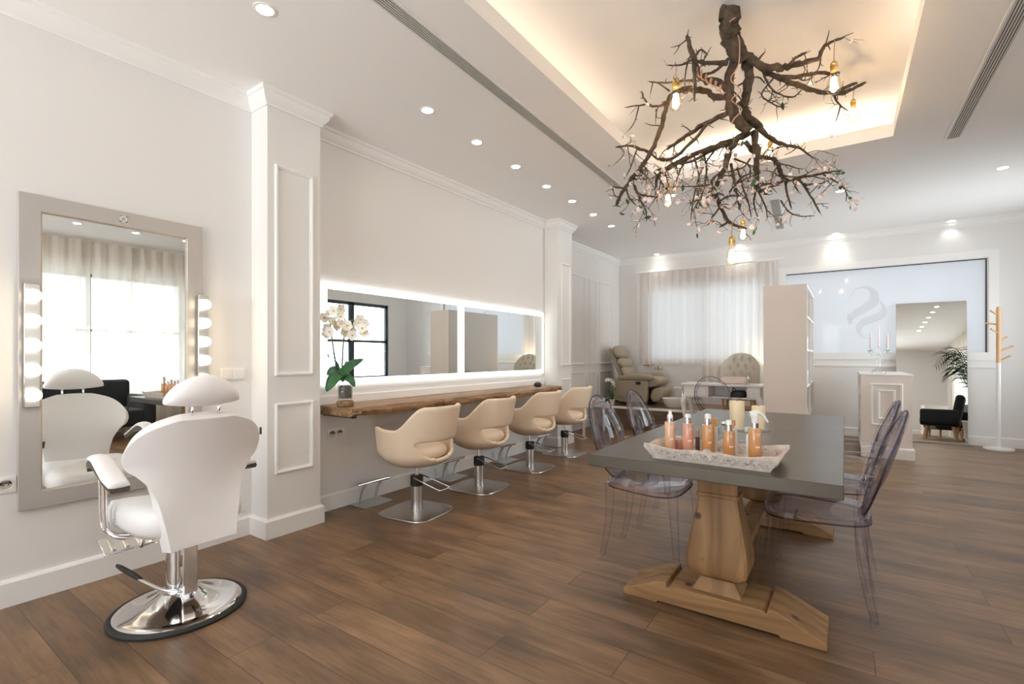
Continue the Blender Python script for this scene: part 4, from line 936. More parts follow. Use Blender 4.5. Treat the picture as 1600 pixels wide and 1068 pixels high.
for P, a, c in (([(1120, 230), (1098, 262), (1086, 298), (1078, 352)], 3.2, 3.15), ([(1100, 238), (1104, 268), (1098, 300), (1082, 330)], 3.2, 3.25), ([(1085, 245), (1092, 275), (1090, 318)], 3.25, 3.3), ([(1124, 282), (1100, 290), (1052, 292)], 3.1, 3.0),
                ([(1120, 304), (1098, 310), (1074, 318)], 3.12, 3.0), ([(1152, 262), (1160, 290), (1170, 320), (1174, 340)], 3.1, 3.0), ([(1130, 266), (1112, 282), (1104, 315)], 3.1, 3.2), ([(1148, 248), (1172, 262), (1168, 300)], 3.1, 3.25),
                ([(1182, 292), (1178, 318), (1186, 346)], 3.2, 3.15), ([(1183, 296), (1196, 322), (1199, 342)], 3.2, 3.3), ([(1140, 300), (1158, 278), (1176, 270)], 3.1, 3.2), ([(1120, 318), (1140, 306), (1165, 310)], 3.12, 3.0), ([(1126, 322), (1112, 340), (1106, 352)], 3.12, 3.1),
                ([(1172, 248), (1160, 262), (1130, 270)], 3.15, 2.95), ([(1200, 246), (1212, 232), (1236, 226)], 3.3, 3.2), ([(1070, 250), (1062, 268), (1056, 284)], 3.3, 3.3)):
    limb(P, a, c, 2.0, .9, 4, 1, .55)
# finer side branches in the lower crown
for C, rad in list(tips):
    for i in range(2, len(C)-1):
        zz = C[i].z + 1.9
        if rr.random() < (.34 if zz < 2.5 else .07) and rad[i] > .004:
            d = (Vector([rr.gauss(0, 1) for _ in range(3)]) + Vector((0, 0, -.9))).normalized(); P = [C[i]]; L = rr.uniform(.10, .24)
            for k in range(4):
                d = (d + Vector([rr.gauss(0, .3) for _ in range(3)])).normalized(); P.append(P[-1] + d*L/4)
            Q = catmull(P, 3); r_ = min(rad[i]*.5, .006); wood_b.tube(Q, lerpl([r_, r_*.85, r_*.7, r_*.55, r_*.35], 3), 5, jit=.08)
            for q in P[1:]: tw_pts.append((q, d.copy()))
            for k in (4, 7, 10): twig(Q[k], d, r_, rr.uniform(.03, .08))
# nobbly spur twigs over the lower part
for C, rad in list(tips):
    for i in range(2, len(C)):
        if rr.random() < .36 and rad[i] < .028: twig(C[i], (C[i]-C[i-1]).normalized(), rad[i], rr.uniform(.015, .05))
bo = wood_b.build('branches', 'bark', t, 180)
# blossoms and young leaves
low = [q for q in tw_pts if q[0].z + 1.9 < 2.62] + rr.sample([q for q in tw_pts if q[0].z + 1.9 >= 2.62], min(36, len([q for q in tw_pts if q[0].z + 1.9 >= 2.62])))
rr.shuffle(low); b0 = None; l0 = None; nb = 0; nl = 0
rest = MB(); pts = low[:420]
for i, (q, d) in enumerate(pts):
    if i % 6 == 5:
        if nl >= 64: continue
        if l0 is None:
            b = MB(); V = [b.V(p) for p in ((0, 0, 0), (.010, .007, .002), (.022, .008, .0), (.036, 0, -.004), (.022, -.008, 0), (.010, -.007, .002), (.016, 0, -.003))]
            for k in range(6): b.F([V[k], V[(k+1) % 6], V[6]])
            o = l0 = b.build('leaf', 'leaf', t, 180)
        else: o = l0.copy(); COL.objects.link(o); o.parent = t
        nl += 1; sc_ = rr.uniform(.9, 1.6)
    elif nb < 98:
        if b0 is None:
            o = b0 = flower_bm(.0175, 5, .35).build('blossom', 'pink', t, 180)
        else: o = b0.copy(); COL.objects.link(o); o.parent = t
        nb += 1; sc_ = rr.uniform(.75, 1.2)
    else:
        m = Matrix.Translation(q + Vector((rr.uniform(-.01, .01), rr.uniform(-.01, .01), -.004))) @ Matrix.Rotation(rr.uniform(0, 6.28), 4, 'Z') @ Matrix.Rotation(rr.uniform(0, 3.1), 4, 'X')
        f = flower_bm(.014, 5, .5); f.xf(m); me = bpy.data.meshes.new('tmp'); f.bm.to_mesh(me); f.bm.free(); rest.bm.from_mesh(me); bpy.data.meshes.remove(me); continue
    o.location = q + Vector((rr.uniform(-.008, .008), rr.uniform(-.008, .008), -.003)); o.scale = (sc_,)*3
    o.rotation_euler = (rr.uniform(0, 6.28), rr.uniform(0, 3.1), rr.uniform(0, 6.28))
ro = rest.build('small_blossoms', 'pink', t, 180); ro['kind'] = 'stuff'
# cord wound round the trunk
P = []
for i in range(40):
    f = i/39; u = 1146 + 8*math.sin(i*.55+2.2*math.sin(i*.21)) + 6*f; v = 14 + 180*f; P.append(at(u, v, 2.93 + .035*math.cos(i*.55+2.2*math.sin(i*.21))) - T0)
MB().tube(P, .0035, 5).build('wound_cord', 'cord', t, 180)
P = [at(1085 + 46*i/30 + 3*math.sin(i*1.3), 108 + 34*i/30 + 7*math.cos(i*1.3), 2.86 + .1*i/30) - T0 for i in range(31)]
MB().tube(P, .0035, 5).build('wound_cord', 'cord', t, 180)

# filament bulbs hanging on the branch, each a lamp of its own
def filament_bulb(label, u, vs, vt, vb, wv):
    k = wv/FPX; p = at(u, vs, wv)
    t = thing('filament_bulb', label, 'light bulb', (p.x, p.y, p.z), 0, 'filament bulbs on the branch'); L = (vb-vs)*k; hs = L*.30; r = L*.20
    MB().tube([(.004, 0, (vs-vt)*k), (.001, .001, (vs-vt)*k*.5), (0, 0, -.002)], .0028, 6).build('cord', 'cord', t, 180)
    MB().lathe([(.001, 0), (r*.30, -.001), (r*.42, -.006), (r*.50, -hs*.25), (r*.52, -hs*.30), (r*.46, -hs*.36), (r*.46, -hs*.42), (r*.56, -hs*.48), (r*.56, -hs*.62), (r*.48, -hs*.66), (r*.50, -hs), (.001, -hs)], n=24).build('brass_socket', 'brass', t, 40)
    MB().lathe([(r*.42, -hs), (r*.46, -hs-.004), (r*.70, -hs-(L-hs)*.30), (r*.98, -hs-(L-hs)*.62), (r, -hs-(L-hs)*.72), (r*.88, -hs-(L-hs)*.86), (r*.5, -hs-(L-hs)*.97), (.001, -L)], n=28, cap=False).build('glass_envelope', 'bulbglass', t, 180)
    b = MB()
    for a in range(6):
        ca, sa = math.cos(a*1.047), math.sin(a*1.047)
        b.tube([(r*.16*ca, r*.16*sa, -hs-(L-hs)*.26), (r*.46*ca, r*.46*sa, -hs-(L-hs)*.78), (r*.3*math.cos(a*1.047+.5), r*.3*math.sin(a*1.047+.5), -hs-(L-hs)*.30)], r*.10, 5)
    b.build('filament', 'filament', t, 180)
    l = bpy.data.lights.new('bulb_glow', 'POINT'); l.energy = 2.0; l.color = (1, .68, .40); l.shadow_soft_size = r*.5
    o = bpy.data.objects.new('bulb_glow', l); COL.objects.link(o); o.parent = t; o.location = (0, 0, -hs-(L-hs)*.55)
filament_bulb('filament bulb at the upper left of the hanging branch', 1056, 122, 104, 173, 2.87)
filament_bulb('filament bulb on a long cord at the upper right of the branch', 1303, 96, 64, 147, 2.87)
filament_bulb('filament bulb at the far right tip of the branch, smaller and lower', 1333, 155, 140, 192, 3.55)
filament_bulb('filament bulb at the lower left below the branch', 1043.5, 286, 265, 325, 3.5)
filament_bulb('filament bulb half hidden by twigs, right of the trunk', 1203, 220, 205, 254, 3.75)
filament_bulb('filament bulb above the lowest one, behind the stub of the branch', 1161, 342, 322, 376, 3.9)
filament_bulb('filament bulb hanging lowest under the branch', 1143.5, 369, 345, 415, 3.12)

# ------------------------------------------------------------------ pedicure corner on the platform
PZ = .3695
t = thing('recliner', 'beige leather recliner on the platform in the far left corner', 'armchair', (.25, 8.48, PZ))
def soft(name, rings, m, parent, sub=1): return MB().rings(rings).build(name, m, parent, 180, sub=sub)
def rbox(name, c, d, m, parent, bev=.04, ry=0, rx=0, sub=0, rz=0):
    o = MB().box((0, 0, 0), d).build(name, m, parent, 180, bevel=bev, seg=4); o.location = c; o.rotation_euler = (rx, ry, rz); return o
def mold(name, y0, y1, poly, m, parent, bev=.03, puff=0):
    o = MB().prism(poly, y0, y1, 'Y').build(name, m, parent, 40, bevel=bev, seg=4); return o
mold('base', -.30, .30, [(-.25, .03), (.30, .0), (.33, .06), (-.25, .10)], 'black', t, .01)
for s, nm in ((-1, 'side_panel'), (1, 'side_panel')):
    y0, y1 = (-.40, -.30) if s < 0 else (.30, .40)
    sp = mold(nm, y0, y1, [(-.30, .09), (-.10, .045), (.34, .05), (.36, .10), (.36, .43), (-.30, .43)], 'taupe', t, .02)
    if s < 0:
        q = rbox('release_handle', (.21, -.405, .385), (.085, .02, .055), 'black', sp, .012)
        rbox('pocket', (-.05, -.402, .22), (.26, .012, .2), 'taupe', sp, .02)
    C = catmull([(-.17, (y0+y1)/2, .455), (0, (y0+y1)/2, .475), (.2, (y0+y1)/2, .485), (.38, (y0+y1)/2, .480), (.43, (y0+y1)/2, .455)], 4)
    MB().tube(C, lerpl([.035, .055, .062, .060, .040], 4), 14, flat=1.25, up=(0, 0, 1)).build('armrest', 'taupe', t, 180)
soft('seat', [[(x, y, z) for x, z in ((-.15, .33), (.36, .30), (.50, .33), (.56, .40), (.52, .475), (.38, .50), (-.15, .46))] for y in (-.295, -.28, -.15, .15, .28, .295)], 'taupe', t)
soft('foot_panel', [[(x, y, z) for x, z in ((.36, .05), (.50, .06), (.57, .11), (.60, .24), (.57, .33), (.38, .31))] for y in (-.29, -.275, 0, .275, .29)], 'taupe', t)
def bpt(u, v, d):     # along the leaning back: v up the back, d out of its face
    a = R(24); return (-.06 - math.sin(a)*v + math.cos(a)*d, u, .36 + math.cos(a)*v + math.sin(a)*d)
for nm, v0, v1, th in (('lumbar_cushion', .10, .34, .14), ('back_cushion', .30, .50, .16), ('head_cushion', .46, .70, .17)):
    rs = []
    for k in range(13):
        a = k/12; y = (a*2-1)*.30; e = max(.25, (1-abs(a*2-1)**3.5)**.5); r = []
        for i in range(12):
            g = 6.283*i/12; sg = -.03*(1-(a*2-1)**2) if nm != 'head_cushion' else .02*(1-(a*2-1)**2)
            r.append(bpt(y, (v0+v1)/2 + (v1-v0)*.56*math.sin(g)*e + sg, .03 + th*.5*e*math.cos(g)))
        rs.append(r)
    MB().rings(rs).build(nm, 'taupe', t, 180, sub=1)
MB().rings([[bpt(y, v, d) for v, d in ((.05, -.06), (.66, -.06), (.70, -.02), (.66, .0), (.05, .0))] for y in (-.30, -.285, .285, .30)]).build('back_shell', 'taupe', t, 40)
# two wooden pegs on the wall under the window sill
for k, (u, v, lab) in enumerate(((1013, 569, 'pale wooden peg on the back wall above the recliner, upper left of two'), (1029, 574.5, 'pale wooden peg on the back wall above the recliner, lower right of two'))):
    q = wpx(u, v); t = thing('wall_peg', lab, 'peg', (q[0], YB, q[1]))
    MB().lathe([(.001, 0), (.03, 0), (.03, .012), (.001, .012)], n=16).xf(Matrix.Rotation(R(90), 4, 'X')).build('fixing_plate', 'black', t, 40)
    MB().box((.02, -.085, 0), (.11, .15, .030), rz=R(-8)).build('wooden_block', 'lightwood', t, 40, bevel=.010, seg=3)
# small orchid, foot basin and tap
t = thing('potted_orchid', 'small white orchid in a white pot at the left front edge of the platform', 'plant', (.045, 7.93, PZ))
MB().lathe([(.036, 0), (.050, .085), (.054, .088), (.054, .098), (.046, .098), (.044, .085), (.001, .08)], n=24, cap=False).build('pot', 'ceramic', t, 50)
for P, wd in (([(0, 0, .08), (.03, 0, .2), (.06, .02, .32)], .02), ([(0, 0, .08), (-.04, 0, .18), (-.09, .02, .27)], .02), ([(0, 0, .08), (.03, -.02, .16), (.09, -.02, .22)], .018), ([(0, 0, .08), (0, -.01, .2), (.01, -.01, .36)], .016)): leaf(P, wd, 'leaf', t)
C = catmull([(0, 0, .08), (.02, 0, .25), (.03, 0, .36), (-.01, 0, .43), (-.08, 0, .44)], 5); MB().tube(C, .004, 6).build('flower_stem', 'stem', t, 180)
f0 = None
for k, p in enumerate([(-.10, -.01, .43), (-.06, -.02, .44), (-.02, -.01, .43), (.01, -.02, .41), (.04, -.02, .38), (.05, -.02, .33), (.02, -.02, .36)]):
    f = flower_bm(.034).build('flower', 'petal', t, 180) if f0 is None else f0.copy()
    if f0 is None: f0 = f
    else: COL.objects.link(f); f.parent = t
    f.location = p; f.rotation_euler = (R(70 + 9*k), R(-20 + 12*(k % 3)), .3*k)
t = thing('vessel_basin', 'white ceramic foot basin on the platform beside the recliner', 'basin', (1.06, 8.17, PZ))
MB().lathe([(.001, 0), (.14, 0), (.165, .02), (.215, .13), (.222, .15), (.210, .15), (.155, .035), (.001, .025)], n=48, cap=False, sy=.72).build('basin_bowl', 'ceramic', t, 40)
t = thing('basin_tap', 'chrome tap standing behind the white foot basin', 'tap', (1.125, 8.36, PZ))
MB().lathe([(.026, 0), (.026, .01), (.018, .02), (.018, .30), (.020, .315), (.001, .32)], n=20).build('tap_body', 'chrome', t, 40)
MB().tube(catmull([(0, 0, .28), (-.04, -.01, .315), (-.11, -.03, .318), (-.125, -.035, .30)], 4), .012, 10).build('spout', 'chrome', t, 180)
MB().tube([(0, 0, .31), (.02, 0, .345)], .007, 8).build('tap_lever', 'chrome', t, 40)

# bench and cushion
t = thing('bench', 'narrow white bench against the left wall behind the cream chairs', 'bench', (-.03, 6.98, 0))
MB().bb(-.21, .20, -.42, .42, .425, .45).build('seat_board', 'white', t, bevel=.008)
for x in (-.18, .175):
    for y in (-.37, .37): MB().box((x, y, .2125), (.03, .03, .425)).build('leg', 'white', t, bevel=.003)
t = tag(MB().rings([[(.19*k*math.copysign(abs(math.cos(a))**.55, math.cos(a)), .24*k*math.copysign(abs(math.sin(a))**.55, math.sin(a)), z) for a in [6.283*i/32 for i in range(32)]] for k, z in ((.55, 0), (.9, .02), (1, .045), (.9, .075), (.6, .10), (.05, .11))]).build('cushion', 'cream_leather', None, 180, loc=(0, 7.02, .4505)), 'off-white cushion lying on the narrow white bench', 'cushion')
t.data.materials[0] = mat('offwhite_linen', (.80, .74, .68), .8, bump=.15, bscale=300)

# ------------------------------------------------------------------ manicure desk
t = thing('manicure_desk', 'white desk with curved cabriole legs near the back window', 'desk', (1.945, 7.46, 0))
MB().bb(-.535, .535, -.25, .25, .796, .826).build('desk_top', 'white', t, bevel=.010)
MB().bb(-.50, -.16, -.215, .215, .625, .796).build('drawer_case', 'white', t, bevel=.004); MB().bb(.335, .50, -.215, .215, .625, .796).build('drawer_case', 'white', t, bevel=.004)
MB().bb(-.16, .335, -.20, .21, .625, .645).build('shelf', 'white', t, bevel=.003); MB().bb(-.16, .335, .19, .21, .645, .796).build('back_panel', 'white', t, 0)
for x0, x1 in ((-.475, -.30), (-.285, .02),):
    pass
d = MB().bb(-.48, -.185, -.224, -.214, .645, .780).build('drawer_front', 'white', t, bevel=.003); MB().ball((-.33, -.232, .712), .011, 12, 8).build('knob', 'chrome', d, 180)
d = MB().bb(.355, .485, -.224, -.214, .645, .780).build('drawer_front', 'white', t, bevel=.003); MB().ball((.42, -.232, .712), .011, 12, 8).build('knob', 'chrome', d, 180)
for x in (-.475, .475):
    for y in (-.195, .195):
        s = 1 if x > 0 else -1; sy = 1 if y > 0 else -1
        MB().tube(catmull([(x, y, .66), (x+s*.035, y+sy*.02, .57), (x+s*.02, y+sy*.012, .42), (x-s*.012, y-sy*.005, .22), (x-s*.005, y, .08), (x+s*.02, y+sy*.01, .0)], 5), lerpl([.036, .044, .034, .024, .019, .026], 5), 12).build('leg', 'white', t, 180)
t = tag(rbox('hand_rest', (2.10, 7.40, .876), (.34, .14, .10), mat('pink_linen', (.80, .69, .64), .8, bump=.15, bscale=300), None, .03), 'pale padded hand rest on the white desk', 'cushion')
t = thing('pump_bottle', 'small clear bottle with a silver pump on the right of the white desk', 'bottle', (2.285, 7.33, .8265))
MB().lathe([(.001, 0), (.026, 0), (.026, .05), (.012, .062), (.010, .07)], n=20).build('bottle_body', 'glass', t, 50); MB().lathe([(.012, .062), (.012, .09), (.005, .095), (.004, .125), (.001, .126)], n=16).build('pump_head', 'chrome', t, 40)
t = thing('nail_dryer', 'black nail dryer box with cables in the open bay of the desk', 'appliance', (2.16, 7.38, .6455))
MB().rings([[(.10*math.copysign(abs(math.cos(a))**.6, math.cos(a))*k, .10*math.sin(a)*k, z) for a in [6.283*i/24 for i in range(24)]] for k, z in ((.95, 0), (1, .02), (1, .06), (.8, .09), (.02, .095))]).build('housing', 'black', t, 40)
MB().tube(catmull([(-.04, .0, .09), (-.06, -.02, .13), (-.07, -.05, .11), (-.08, -.06, .03), (-.09, -.08, .004)], 4), .006, 6).build('cable', 'black', t, 180)
t = thing('storage_box', 'black box on the floor under the right end of the white desk', 'box', (2.30, 7.45, 0))
MB().bb(-.12, .12, -.15, .15, 0, .40).build('box_body', 'blackvelvet', t, bevel=.006); MB().bb(-.125, .125, -.155, .155, .4002, .455).build('lid', 'black', t, bevel=.006)
# button-backed chair
t = thing('tufted_armchair', 'pale beige button-backed armchair behind the white desk', 'armchair', (2.03, 8.20, PZ))
b = MB()
def tf(u, v):
    a = (u*2-1); h = .30 + .38*(1-abs(a)**2.6*.55); zz = .22 + (h-.0)*v
    dm = sum(math.exp(-(((u-cu)/.035)**2 + ((v-cv)/.05)**2)) for cu, cv in ((.3, .85), (.5, .87), (.7, .85), (.2, .68), (.4, .68), (.6, .68), (.8, .68), (.3, .5), (.5, .5), (.7, .5)))
    return (a*.285, .20 - .12*(abs(a)**3)*.9 + .035*dm - .04*math.sin(3.14*v), zz)
b.grid(tf, 48, 30); b.build('backrest', mat('beige_linen', (.62, .56, .47), .8, bump=.1, bscale=250), t, 180, solid=.09, off=1, bevel=.02)
rbox('seat', (0, -.03, .25), (.50, .42, .14), bpy.data.materials['beige_linen'], t, .04)
for x in (-.2, .2):
    for y in (-.18, .15): MB().lathe([(.014, 0), (.022, .19)], (x, y, 0), 12).build('leg', 'lightwood', t, 40)
# glowing lattice lamp on a side table
t = thing('side_table', 'small white side table half hidden behind the tall cabinet', 'table', (2.34, 8.79, PZ))
MB().lathe([(.001, .435), (.125, .435), (.125, .46), (.001, .46)], n=32).build('table_top', 'white', t, 40); MB().lathe([(.11, 0), (.11, .015), (.02, .03), (.018, .435)], n=24).build('pedestal', 'white', t, 40)
t = thing('table_lamp', 'glowing white lattice table lamp beside the button-backed chair', 'lamp', (2.33, 8.79, PZ + .461))
MB().lathe([(.045, 0), (.05, .012), (.03, .03), (.03, .09), (.045, .12), (.012, .16), (.012, .2)], n=24).build('lamp_base', 'lampglow', t, 40)
sh = MB(); rl = random.Random(9)
for k in range(46):
    z = 1-2*(k+.5)/46; a = k*2.39996; n_ = Vector((math.sqrt(1-z*z)*math.cos(a), math.sqrt(1-z*z)*math.sin(a), z)); c = n_*.135 + Vector((0, 0, .29)); u_ = n_.orthogonal().normalized(); v_ = n_.cross(u_)
    sh.tube([c + (u_*math.cos(g) + v_*math.sin(g))*.026 for g in [6.283*i/9 for i in range(9)]], .004, 4, closed=True)
sh.build('lattice_shade', 'white', t, 60); MB().ball((0, 0, .29), .05, 16, 10).build('light_bulb', 'lampglow', t, 180)
l = bpy.data.lights.new('lamp_glow', 'POINT'); l.energy = 2.2; l.color = (1, .75, .45); l.shadow_soft_size = .05; o = bpy.data.objects.new('lamp_glow', l); COL.objects.link(o); o.parent = t; o.location = (0, 0, .40)

# ------------------------------------------------------------------ tall cabinet, counter, candelabra
t = thing('tall_cabinet', 'tall warm-white shelving cabinet standing beyond the far end of the table', 'cabinet', (2.795, 7.30, 0)); qx, qy, qz = .227, .75, 2.06
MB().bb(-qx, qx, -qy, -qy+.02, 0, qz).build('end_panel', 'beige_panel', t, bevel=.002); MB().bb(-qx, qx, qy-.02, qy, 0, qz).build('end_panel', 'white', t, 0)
MB().bb(-qx, -qx+.02, -qy+.02, qy-.02, 0, qz).build('back_panel', 'white', t, 0)
MB().bb(-qx+.02, qx, -qy+.02, qy-.02, qz-.03, qz).build('top_panel', 'white', t, 0); MB().bb(-qx+.02, qx, -qy+.02, qy-.02, 0, .10).build('plinth', 'white', t, 0)
for z in (.45, .85, 1.28, 1.68): MB().bb(-qx+.02, qx-.005, -qy+.02, qy-.02, z, z+.022).build('shelf', 'white', t, 0)
MB().bb(qx-.022, qx, -.01, .01, .10, qz-.03).build('divider', 'white', t, 0)
for k, (y, z, h, m) in enumerate(((-.42, .4725, .22, 'book_c'), (-.3, .8725, .25, 'white'), (-.44, .8725, .18, 'ceramic'), (-.35, 1.3025, .2, 'frame_silver'), (.2, 1.3025, .22, 'white'), (.3, .8725, .2, 'ceramic'))):
    o = thing('storage_jar', ('kraft jar on the low shelf', 'white round jar on the middle shelf', 'small ceramic jar by the shelf front edge', 'silvery jar on the upper shelf', 'white jar at the far end of the upper shelf', 'ceramic jar at the far end of the middle shelf')[k] + ' of the tall cabinet', 'jar', (2.93, 7.22 + y, z))
    MB().lathe([(.001, 0), (.05, 0), (.055, .01), (.055, h*.75), (.04, h*.85), (.001, h*.85)], n=20).build('jar_body', m, o, 40); MB().lathe([(.042, h*.851), (.042, h), (.001, h)], n=20).build('lid', 'chrome', o, 40)
o = thing('picture_card', 'grey framed card leaning on the top shelf of the tall cabinet', 'picture', (2.99, 7.60, 1.7025), R(0))
MB().bb(-.008, .008, -.09, .09, 0, .22).build('frame', 'plastic_grey', o, bevel=.003); MB().bb(.0085, .0095, -.07, .07, .02, .20).build('card', 'ceramic', o, 0)
t = thing('reception_counter', 'warm-white counter with moulded end panel before the leaning mirror', 'counter', (3.79, 8.0, 0))
cx0, cx1, cy0, cy1 = -.245, .245, -.70, .72
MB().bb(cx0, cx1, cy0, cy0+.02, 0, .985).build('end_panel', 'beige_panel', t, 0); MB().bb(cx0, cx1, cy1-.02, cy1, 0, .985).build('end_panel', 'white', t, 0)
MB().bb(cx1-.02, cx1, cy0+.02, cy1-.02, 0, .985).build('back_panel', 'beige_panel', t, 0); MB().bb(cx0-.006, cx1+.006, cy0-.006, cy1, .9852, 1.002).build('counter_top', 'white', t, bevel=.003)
for z in (.08, .40, .72): MB().bb(cx0, cx1-.02, cy0+.02, cy1-.02, z, z+.02).build('shelf', 'white', t, 0)
MB().bb(cx0, cx1-.02, -.01, .01, .10, .985).build('divider', 'white', t, 0)
b = MB(); b.sweep([(cx0, cy0), (cx0+.001, cy0), (cx1, cy0), (cx1, cy1)][1:][::-1], base, XYZ); b.build('skirting', 'trim', t, 30)
mframe('Y', cy0, -.148, .157, .385, .890, parent=t, name='panel_moulding'); mframe('Y', cy0, -.082, .088, .46, .815, parent=t, name='panel_moulding')
for k, (y, z, h, wd, m) in enumerate(((-.60, .1005, .24, .08, 'book_c'), (-.49, .1005, .27, .08, 'book_b'), (-.37, .1005, .22, .09, 'white'), (-.60, .4205, .24, .07, 'book_a'), (-.50, .4205, .2, .08, 'book_c'), (-.58, .7405, .16, .12, 'book_a'), (-.42, .7405, .12, .1, 'black'))):
    o = thing('carton', ('tall kraft carton on the bottom counter shelf', 'dark red carton on the bottom counter shelf', 'white carton on the bottom counter shelf', 'green carton on the middle counter shelf', 'kraft carton on the middle counter shelf', 'green carton on the top counter shelf', 'small black carton on the top counter shelf')[k], 'box', (3.66, 8.0 + y, z))
    MB().bb(-.09, .09, -wd/2, wd/2, 0, h-.012).build('box_body', m, o, bevel=.002); MB().bb(-.091, .091, -wd/2-.001, wd/2+.001, h-.0118, h).build('lid', 'ceramic', o, 0)
t = thing('glass_candelabra', 'clear glass candelabra on the counter holding pink taper candles', 'candelabra', (3.725, 7.42, 1.0025))
MB().lathe([(.001, 0), (.068, 0), (.072, .02), (.055, .05), (.024, .065), (.018, .10), (.026, .16), (.018, .20), (.022, .27), (.016, .285), (.020, .31), (.024, .33), (.010, .335)], n=28).build('stem', 'glass', t, 60)
ca = []
for k in range(4):
    a = R(45 + 90*k); d = Vector((math.cos(a), math.sin(a), 0)); E_ = d*.115
    MB().tube(catmull([(0, 0, .235), d*.05 + Vector((0, 0, .215)), d*.10 + Vector((0, 0, .235)), E_ + Vector((0, 0, .285))], 4), .007, 8).build('arm', 'glass', t, 180)
    MB().lathe([(.006, .275), (.030, .285), (.032, .288), (.012, .292), (.014, .315), (.010, .318)], E_, 20).build('candle_cup', 'glass', t, 50)
    for j in range(3): MB().lathe([(.001, 0), (.005, .006), (.006, .02), (.001, .034)], E_ + Vector((.03*math.cos(j*2.1), .03*math.sin(j*2.1), .25)), 8).build('crystal_drop', 'glass', t, 60)
    ca.append((E_, .3185, .185))
ca.append((Vector((0, 0, 0)), .3355, .28))
for k, (p, z, h) in enumerate(ca):
    o = tag(MB().lathe([(.009, 0), (.008, h*.6), (.0055, h*.93), (.001, h)], n=14).build('taper_candle', 'pinkcandle', None, 40, loc=(3.725 + p.x, 7.42 + p.y, 1.0025 + z)), ('pink taper candle, far right arm of the glass candelabra', 'pink taper candle, far left arm of the glass candelabra', 'pink taper candle, near left arm of the glass candelabra', 'pink taper candle, near right arm of the glass candelabra', 'tallest pink taper candle, centre of the glass candelabra')[k], 'candle', 'taper candles')
# leaning mirror
t = thing('leaning_mirror', 'tall frameless mirror leaning on the back wall beside the coat rack', 'mirror', (4.385, YB - .135, .004)); t.rotation_euler = (R(-3.3), 0, 0)
MB().bb(-.385, .385, 0, .012, 0, 1.985).build('back_board', 'white', t, 0); MB().bb(-.381, .381, -.006, -.0005, .004, 1.981).build('mirror_pane', 'mirror', t, 0)
# coat rack
t = thing('coat_rack', 'white and pale wood coat rack with pegs in the far right corner', 'coat rack', (5.04, 8.80, 0))
MB().lathe([(.001, 0), (.150, 0), (.152, .012), (.148, .024), (.03, .028), (.022, .034), (.022, 1.135)], n=40).build('pole', 'white', t, 40)
MB().lathe([(.0235, 1.135), (.0225, 1.85), (.018, 1.862), (.001, 1.864)], n=24).build('wooden_top', 'lightwood', t, 40)
for z, ang, Ln, up in ((1.76, 200, .09, .06), (1.635, 170, .12, .02), (1.525, 215, .10, .05), (1.42, 20, .09, .05), (1.29, 5, .14, .06), (1.165, -15, .11, .06)):
    d = Vector((math.cos(R(ang)), math.sin(R(ang)), 0)); MB().tube([Vector((0, 0, z)) + d*.015, Vector((0, 0, z+up)) + d*Ln], [.011, .012], 10).build('peg', 'lightwood', t, 40)

# ------------------------------------------------------------------ things behind the camera that the mirrors show
def palm(label, loc):
    t = thing('potted_palm', label, 'plant', loc)
    MB().lathe([(.16, 0), (.20, .36), (.21, .37), (.21, .40), (.185, .40), (.18, .35), (.001, .34)], n=36, cap=False).build('pot', 'white', t, 40)
    rp = random.Random(4)
    for k in range(15):
        a = 2.4*k + rp.uniform(-.3, .3); H_ = rp.uniform(1.0, 1.75); rch = rp.uniform(.35, .75); d = Vector((math.cos(a), math.sin(a), 0)); sd = Vector((-d.y, d.x, 0))
        C = catmull([(0, 0, .35), d*rch*.2 + Vector((0, 0, .35+H_*.55)), d*rch*.6 + Vector((0, 0, .35+H_*.95)), d*rch + Vector((0, 0, .35+H_*.80))], 7)
        st = MB(); st.tube(C, lerpl([.009, .007, .005, .002], 7), 6); b = MB()
        for i in range(8, len(C)):
            f = (i-8)/(len(C)-8); tt = (C[i]-C[i-1]).normalized(); L = .26*math.sin(3.14*(.15+.8*f))+.05
            for s in (-1, 1):
                q = (sd*s + tt*.75 + Vector((0, 0, -.25))).normalized(); p1 = C[i] + q*L*.5; p2 = C[i] + q*L + Vector((0, 0, -.08*L/.3)); n_ = tt*.010
                v = [b.V(C[i]-n_*.4), b.V(p1-n_), b.V(p2), b.V(p1+n_), b.V(C[i]+n_*.4)]; b.F(v)
        fr = st.build('frond_stalk', 'stem', t, 180); b.build('leaflets', 'dleaf', fr, 180)
palm('tall green palm in a white pot by the windows, seen in the leaning mirror', (5.42, 5.48, 0))
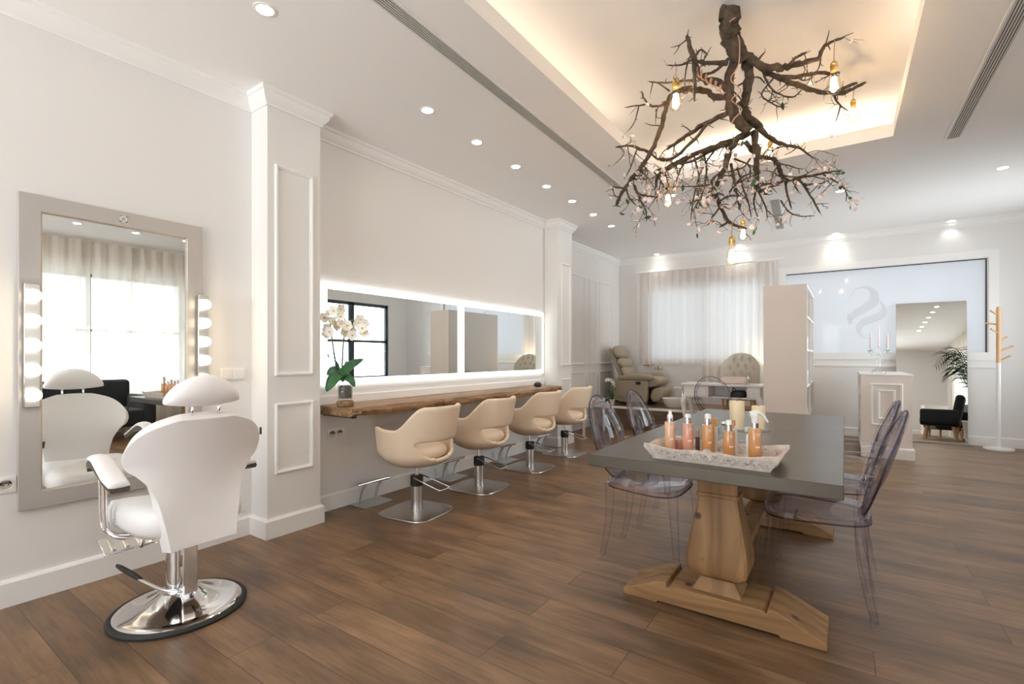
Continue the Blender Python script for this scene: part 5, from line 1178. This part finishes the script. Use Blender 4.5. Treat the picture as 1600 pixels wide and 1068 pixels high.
def black_chair(label, loc, rz):
    t = thing('velvet_armchair', label, 'armchair', loc, rz)
    rbox('seat', (0, 0, .36), (.60, .62, .18), 'blackvelvet', t, .05); rbox('backrest', (-.27, 0, .60), (.14, .66, .60), 'blackvelvet', t, .06, ry=R(-10))
    for s in (-1, 1): rbox('armrest', (0, s*.32, .46), (.58, .10, .28), 'blackvelvet', t, .04)
    for x in (-.22, .22):
        for y in (-.25, .25): MB().tube([(x*.9, y*.9, .28), (x*1.1, y*1.1, 0)], [.026, .016], 12).build('leg', 'lightwood', t, 40)
black_chair('black velvet armchair with pale wood legs, nearer chair in the leaning mirror', (4.98, 4.90, 0), R(190))
black_chair('black velvet armchair with pale wood legs, right chair in the leaning mirror', (5.62, 4.0, 0), R(180))
t = thing('velvet_sofa', 'black velvet sofa under the long window, seen in the tall wall mirror', 'sofa', (5.55, 1.9, 0), R(180))
rbox('seat', (0, 0, .32), (.80, 1.9, .24), 'blackvelvet', t, .05); rbox('backrest', (-.36, 0, .58), (.18, 1.9, .56), 'blackvelvet', t, .06)
for s in (-1, 1): rbox('armrest', (0, s*.98, .42), (.84, .16, .42), 'blackvelvet', t, .05)
for x in (-.3, .3):
    for y in (-.85, .85): MB().tube([(x, y, .21), (x*1.05, y*1.03, 0)], [.024, .016], 12).build('leg', 'lightwood', t, 40)
t = thing('chest_of_drawers', 'pale chest of drawers by the front wall, seen only in mirrors', 'cabinet', (5.6, -1.2, 0))
MB().bb(-.25, .25, -.45, .45, .03, .88).build('carcass', 'white', t, bevel=.004); MB().bb(-.27, .27, -.47, .47, .8802, .905).build('top_board', 'white', t, bevel=.004)
for k in range(3):
    d = MB().bb(-.262, -.2502, -.43, .43, .06+k*.27, .31+k*.27).build('drawer', 'beige_panel', t, bevel=.004); MB().ball((-.272, 0, .185+k*.27), .014, 12, 8).build('knob', 'chrome', d, 180)
t = thing('pendant_lamp', 'rose-gold pendant lamp in the front part of the room, seen in the leaning mirror', 'lamp', (4.35, -1.6, 1.75))
ztop = zc(-1.6) - 1.75
MB().lathe([(.001, ztop-.03), (.06, ztop-.028), (.065, ztop-.002), (.001, ztop-.0015)], n=28).build('ceiling_rose', 'rose_gold', t, 40); MB().tube([(0, 0, ztop-.03), (0, 0, .16)], .004, 6).build('cord', 'cord', t, 180)
MB().lathe([(.012, .16), (.03, .15), (.09, .08), (.11, 0)], n=28, cap=False).build('lamp_shade', 'rose_gold', t, 180); MB().ball((0, 0, .03), .05, 16, 10).build('light_bulb', 'lampglow', t, 180)
